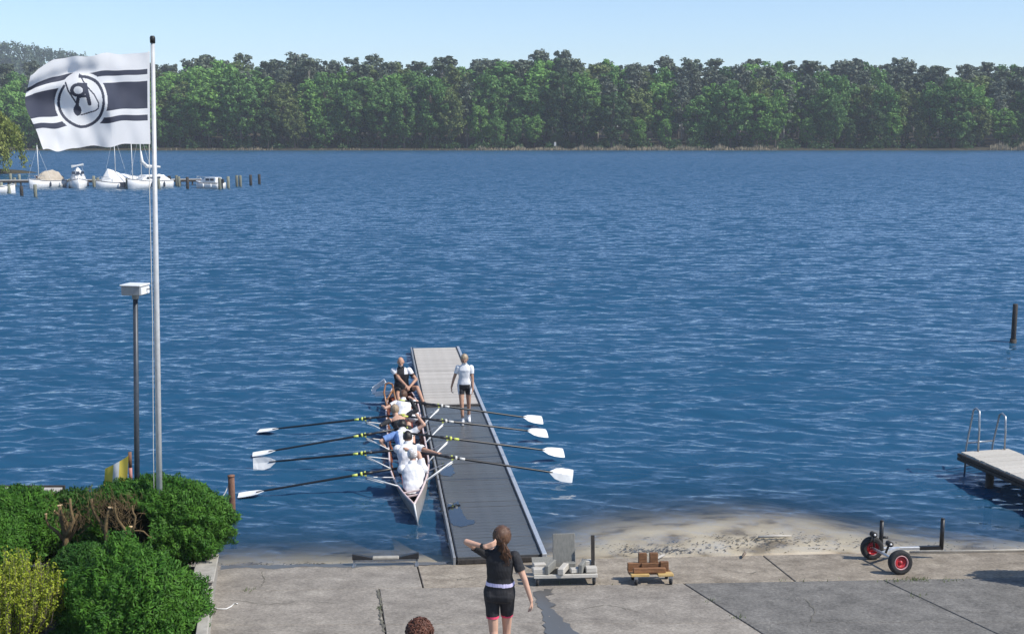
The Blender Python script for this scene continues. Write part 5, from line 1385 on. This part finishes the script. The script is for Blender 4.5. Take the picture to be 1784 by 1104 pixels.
# ================================================================== FAR SHORE
SHD = 343.0
xs = np.linspace(-420, 420, 90); ys_ = np.concatenate([np.linspace(SHD - 2, SHD + 12, 10), np.linspace(SHD + 20, 640, 22)])
X, Y = np.meshgrid(xs, ys_)
Z = -.4 + np.clip((Y - SHD + 2) * .35, 0, .8) + np.clip((Y - SHD - 4) * .055, 0, 6) + .25 * np.sin(X * .11) * np.clip((Y - SHD) / 20, 0, 1)
fs_ = grid_mesh('far_shore', X, Y, Z, 'bank'); tag(fs_, kind='structure')
def fz_(y): return -.4 + min(.8, max(0, (y - SHD + 2) * .35)) + min(6, max(0, (y - SHD - 4) * .055))
# wooded hill far away on the left
def ridge(x):                                           # ground height of the ridge at 900 m
    px = CX + x / 910 * FPX * 1.0
    ysk = np.interp(px, [-900, -300, 0, 60, 150, 220, 290, 420, 600], [30, 52, 73, 80, 97, 106, 118, 150, 200])
    return np.maximum(2, HC + (YH - ysk) / FPX * 905 - 11)
xs = np.linspace(-900, 20, 70); ys_ = np.linspace(560, 1250, 40); X, Y = np.meshgrid(xs, ys_)
prof = np.where(Y < 900, np.clip((Y - 560) / 340, 0, 1) ** 1.1, np.clip(1.0 - (Y - 900) / 900, 0, 1))
Z = ridge(X) * prof + 2.5 * np.sin(X * .05 + Y * .03) * prof
hg = grid_mesh('far_hill', X, Y, Z, 'hill_ground'); tag(hg, kind='structure')
rg = np.random.default_rng(61); LV = []; LF = []; cnt = 0
for i in range(3800):
    x, y = rg.uniform(-620, -120), rg.uniform(600, 930)
    p_ = min(1, max(0, (y - 560) / 340)) ** 1.1 if y < 900 else 1
    z = float(ridge(np.array([x]))[0]) * p_; hgt = rg.uniform(9, 13); cr_ = rg.uniform(1.6, 2.6)
    if (x / y) < -.62 or (x / y) > -.22: continue
    m_ = 34; dr = rnd_dirs(rg, m_); pos = dr * np.array([cr_, cr_, hgt * .34]) * rg.uniform(.55, 1.05, m_)[:, None] + np.array([x, y, z + hgt * .66])
    nr = dr * .7 + rnd_dirs(rg, m_) * .7; nr /= np.linalg.norm(nr, axis=1, keepdims=True)
    v, f = quads_np(pos, nr, rnd_dirs(rg, m_), rg.uniform(.6, 1.2, m_), rg.uniform(.4, .9, m_)); LV.append(v); LF.append(f + cnt); cnt += len(v)
hf = np_mesh('hill_forest', np.concatenate(LV), np.concatenate(LF), 'hill_leaf'); tag(hf, kind='stuff')
# tree prototypes
def tree_proto(kind, seed, H):
    rg = np.random.default_rng(seed); rt = bpy.data.objects.new('broadleaf_tree' if kind == 'b' else 'pine_tree', None); COL.objects.link(rt)
    e = MB(); bend = rg.normal(0, .03 * H, 2)
    tt = np.linspace(0, 1, 6); tw_ = (.018 if kind == 'b' else .014) * H
    tip = .8 if kind == 'b' else .97
    pts = [V((bend[0] * t * t, bend[1] * t * t, H * tip * t - .5 * (t == 0))) for t in tt]
    e.tube(pts, [tw_ * (1.15 - .95 * t) for t in tt], 7)
    cl = []
    if kind == 'b':
        for i in range(110):
            d = rnd_dirs(rg, 1)[0]; rr_ = rg.uniform(.45, 1) ** .5
            zc = .56 + .06 * rg.normal() * .3
            w_ = .235 * (1 + .22 * math.sin(3 * math.atan2(d[1], d[0]) + seed))
            c = np.array([d[0] * w_ * H * rr_ + bend[0] * .5, d[1] * w_ * H * rr_ + bend[1] * .5, H * (zc + d[2] * .40 * rr_)])
            cl.append((c, rg.uniform(.035, .075) * H, .85))
    else:
        for i in range(95):
            z = rg.uniform(.36, .98) ; prof_ = math.sin(math.pi * min(1, max(.12, (z - .32) / .72))) ** .6
            a_ = rg.uniform(0, 6.28); rr_ = rg.uniform(.2, 1) * .17 * H * prof_
            c = np.array([math.cos(a_) * rr_ + bend[0] * z, math.sin(a_) * rr_ + bend[1] * z, z * H])
            cl.append((c, rg.uniform(.028, .055) * H, .55))
    for c, r_, fl in cl[::5]:
        z0 = c[2] * .72; e.tube([V((bend[0] * .4, bend[1] * .4, z0)), V(c)], [tw_ * .35, tw_ * .1], 4, cap=False)
    LV = []; LF = []; cnt = 0
    for c, r_, fl in cl:
        m_ = 44 if kind == 'b' else 34
        dr = rnd_dirs(rg, m_); pos = c + dr * np.array([r_, r_, r_ * fl]) * rg.uniform(.5, 1.08, m_)[:, None]
        nr = dr * .75 + rnd_dirs(rg, m_) * .65 + np.array([0, 0, .25]); nr /= np.linalg.norm(nr, axis=1, keepdims=True)
        s_ = (.020 if kind == 'b' else .017) * H
        v, f = quads_np(pos, nr, rnd_dirs(rg, m_), rg.uniform(.7, 1.35, m_) * s_, rg.uniform(.45, .85, m_) * s_); LV.append(v); LF.append(f + cnt); cnt += len(v)
    e.build('trunk', 'bark' if kind == 'b' else 'bark_pale', rt, True, origin=(0, 0, 0))
    np_mesh('crown', np.concatenate(LV), np.concatenate(LF), 'leaf_mid' if kind == 'b' else 'needle', rt)
    return rt
BP = [tree_proto('b', 70 + i, 18) for i in range(9)]
PP = [tree_proto('p', 80 + i, 21) for i in range(5)]
used = set()
TL = {'leaf_bright': 'bright fresh green broadleaf tree in the forest on the far shore', 'leaf_mid': 'mid green broadleaf tree in the forest on the far shore', 'leaf_olive': 'olive green broadleaf tree in the forest on the far shore',
      'leaf_dark': 'deep green broadleaf tree in the forest on the far shore', 'needle': 'dark pine in the forest on the far shore', 'needle_blue': 'grey green pine in the forest on the far shore'}
TG = {'leaf_bright': 'bright green far shore trees', 'leaf_mid': 'mid green far shore trees', 'leaf_olive': 'olive far shore trees', 'leaf_dark': 'deep green far shore trees', 'needle': 'dark far shore pines', 'needle_blue': 'grey green far shore pines'}
rt_ = random.Random(77)
def plant(px, d, H, kind, mat):
    x = (px - CX) / FPX * d * 1.0
    src = rt_.choice(BP if kind == 'b' else PP); h0 = 18 if kind == 'b' else 21
    loc = V((x, d, fz_(d) - .1)); k_ = H / h0; wx = k_ * rt_.uniform(.85, 1.35)
    if src.name in used: o = clone_tree(src, loc, rt_.uniform(0, 6.28), (wx, wx, k_))
    else:
        used.add(src.name); o = src; o.location = loc; o.scale = (wx, wx, k_); o.rotation_euler = (0, 0, rt_.uniform(0, 6.28))
    sz = 'tall' if H > 20 else ('medium' if H > 13 else 'low'); rw = 'right at the water edge' if d < 354 else ('just behind the waterside row' if d < 363 else ('in the middle of the forest' if d < 388 else 'on the forest skyline'))
    tag(o, TL[mat].replace('in the forest', rw + ',').replace(', on', ' on').replace('broadleaf tree', sz + ' leafy tree').replace(' fresh', '').replace('pine ', sz + ' pine '), 'tree', TG[mat] + ', ' + sz + ', ' + rw)
    for ch in o.children:
        if ch.name.startswith('crown'):
            ch.material_slots[0].link = 'OBJECT'; ch.material_slots[0].material = MATS[mat]
    return o
def skyline_y(px): return np.interp(px, [-400, 150, 270, 390, 470, 545, 640, 760, 850, 980, 1050, 1200, 1330, 1430, 1540, 1700, 1784, 2200], [118, 116, 112, 96, 104, 98, 100, 102, 102, 93, 106, 108, 106, 108, 110, 112, 110, 112])
for d, step, kinds in ((395, 29, 'p'), (381, 33, 'ppb'), (368, 36, 'ppb'), (357, 38, 'bbbp'), (350, 44, 'b')):
    px = -140 + rt_.uniform(0, 20)
    while px < 1930:
        kd = rt_.choice(kinds); top = skyline_y(px) + rt_.uniform(-7, 10)
        dd_ = d + rt_.uniform(-3, 3)
        Hm = HC + (YH - top) / FPX * dd_ - fz_(dd_)
        f_ = {395: 1.0, 381: .97, 368: .92, 357: .80, 350: .62}[d] * rt_.uniform(.9, 1.05)
        if d == 350: f_ = rt_.choice([.35, .5, .65, .8])
        mat = rt_.choice(['needle', 'needle', 'needle_blue']) if kd == 'p' else rt_.choice(['leaf_bright', 'leaf_bright', 'leaf_mid', 'leaf_mid', 'leaf_dark', 'leaf_olive'])
        if 250 < px < 520 and kd == 'p' and d < 375 and rt_.random() < .7: kd, mat = 'b', 'leaf_bright'
        plant(px, dd_, max(5, Hm * f_), kd, mat)
        px += step * rt_.uniform(.65, 1.35)
# deep forest behind and low growth along the bank, each one mass
rg = np.random.default_rng(91); LV = []; LF = []; cnt = 0
for i in range(330):
    x, y = rg.uniform(-330, 330), rg.uniform(402, 440); hgt = 18.5 + rg.normal() * .8; z = fz_(y)
    m_ = 130; dr = rnd_dirs(rg, m_); pos = dr * np.array([4, 4, hgt / 2]) * rg.uniform(.5, 1, m_)[:, None] + np.array([x, y, z + hgt / 2])
    v, f = quads_np(pos, rnd_dirs(rg, m_), rnd_dirs(rg, m_), rg.uniform(.7, 1.3, m_), rg.uniform(.5, 1, m_)); LV.append(v); LF.append(f + cnt); cnt += len(v)
tag(np_mesh('forest_depth', np.concatenate(LV), np.concatenate(LF), 'needle'), kind='stuff')
LV = []; LF = []; cnt = 0
for i in range(520):
    x, y = rg.uniform(-260, 260), SHD + rg.uniform(3, 16); hgt = rg.uniform(1.2, 4.2); z = fz_(y); wr2 = rg.uniform(1.2, 2.6)
    m_ = 60; dr = rnd_dirs(rg, m_); dr[:, 2] = np.abs(dr[:, 2]); pos = dr * np.array([wr2, wr2, hgt]) * rg.uniform(.5, 1.05, m_)[:, None] + np.array([x, y, z])
    v, f = quads_np(pos, rnd_dirs(rg, m_), rnd_dirs(rg, m_), rg.uniform(.25, .5, m_), rg.uniform(.18, .35, m_)); LV.append(v); LF.append(f + cnt); cnt += len(v)
tag(np_mesh('undergrowth', np.concatenate(LV), np.concatenate(LF), 'leaf_dark'), kind='stuff')
pos = []; hh = []
for a0, a1, n_, h_ in ((420, 480, 140, 1.6), (560, 640, 90, 1.2), (830, 1010, 900, 1.5), (1010, 1350, 2000, 1.9), (1715, 1800, 700, 2.8), (-60, 60, 300, 2), (280, 420, 60, 1.0), (640, 830, 100, 1.0), (1800, 2200, 900, 2)):
    for i in range(n_):
        d_ = SHD + rg.uniform(-1.5, 2.2); pos.append([(rg.uniform(a0, a1) - CX) / FPX * d_ * 1.003, d_, -.1]); hh.append(h_ * rg.uniform(.4, 1.2) * (.65 + .35 * math.sin(pos[-1][0] * .9) * math.sin(pos[-1][0] * .23 + 1)))
pos = np.array(pos); hh = np.array(hh); n_ = len(pos); pos[:, 2] += hh / 2
nr = rg.normal(size=(n_, 3)) * np.array([.6, 1, .1]); nr /= np.linalg.norm(nr, axis=1, keepdims=True)
v, f = quads_np(pos, nr, np.tile([0, 0, 1.], (n_, 1)) + rg.normal(size=(n_, 3)) * .12, hh / 2, np.full(n_, .07)); tag(np_mesh('reed_belt', v, f, 'reed'), kind='stuff')
mk = thing('shore_marker', at_z(967, 262, 0), 'small white marker board on the reedy far shore', 'sign')
e = MB(); e.tube([mk.location - V((0, 0, .5)), mk.location + V((0, 0, 2.4))], .06, 8); e.build('post', 'wood_pale', mk, True)
e = MB(); e.box(mk.location + V((0, -.08, 1.7)), (.55, .05, 1.0)); e.build('board', 'paint_dirty', mk, bevel=.02)
# willow behind the marina, on its own bank
wb = at_z(-18, 304, 0)
bk = MB(); bk.ell(wb + V((-14, 6, -.6)), (20, 9, 1.5), None, 32, 10); bo = bk.build('near_bank', 'bank', None, True); tag(bo, kind='structure')
wt = thing('willow_tree', wb, 'yellow-green drooping willow at the edge behind the marina pier', 'tree')
e = MB(); e.tube([wb - V((0, 0, .4)), wb + V((.2, 0, 2.5)), wb + V((.1, 0, 5.5))], [.45, .35, .15], 9)
rg = np.random.default_rng(95); LV = []; LF = []; cnt = 0
for i in range(150):
    a_ = rg.uniform(0, 6.28); rad = math.sqrt(rg.uniform(.02, 1)) * 4.4; top = np.array([math.cos(a_) * rad, math.sin(a_) * rad, 8.2 - 2.6 * (rad / 4.4) ** 2 + rg.normal() * .35]); ln = rg.uniform(1.5, 5.0) * (0.4 + .6 * rad / 4.4)
    ln = min(ln, top[2] - .4)
    if i % 5 == 0: e.tube([wb + V((.1, 0, 4.5)), wb + V((top[0] * .6, top[1] * .6, top[2] * .95)), wb + V(top)], [.10, .06, .02], 5)
    m_ = 120; t = rg.uniform(0, 1, m_); pos = top + np.stack([math.cos(a_) * t * .5 + rg.normal(size=m_) * .28, math.sin(a_) * t * .5 + rg.normal(size=m_) * .28, -t * ln], 1)
    v, f = quads_np(pos, rnd_dirs(rg, m_), np.tile([0, 0, 1.], (m_, 1)) + rnd_dirs(rg, m_) * .6, rg.uniform(.15, .32, m_), rg.uniform(.07, .14, m_)); LV.append(v); LF.append(f + cnt); cnt += len(v)
e.build('trunk', 'bark', wt, True); np_mesh('crown', np.concatenate(LV), np.concatenate(LF), 'willow_leaf', wt)

# ================================================================== HAZE
m, n, l = new_mat('haze_air')
for x in list(n):
    if x.type != 'OUTPUT_MATERIAL': n.remove(x)
pv = n.new('ShaderNodeVolumePrincipled'); pv.inputs['Color'].default_value = (.80, .88, 1, 1); pv.inputs['Density'].default_value = .00034
l.new(pv.outputs[0], n['Material Output'].inputs['Volume'])
hz_ = MB(); hz_.box((-150, 600, 40), (2400, 1500, 94)); ho = hz_.build('haze', 'haze_air'); tag(ho, kind='stuff')
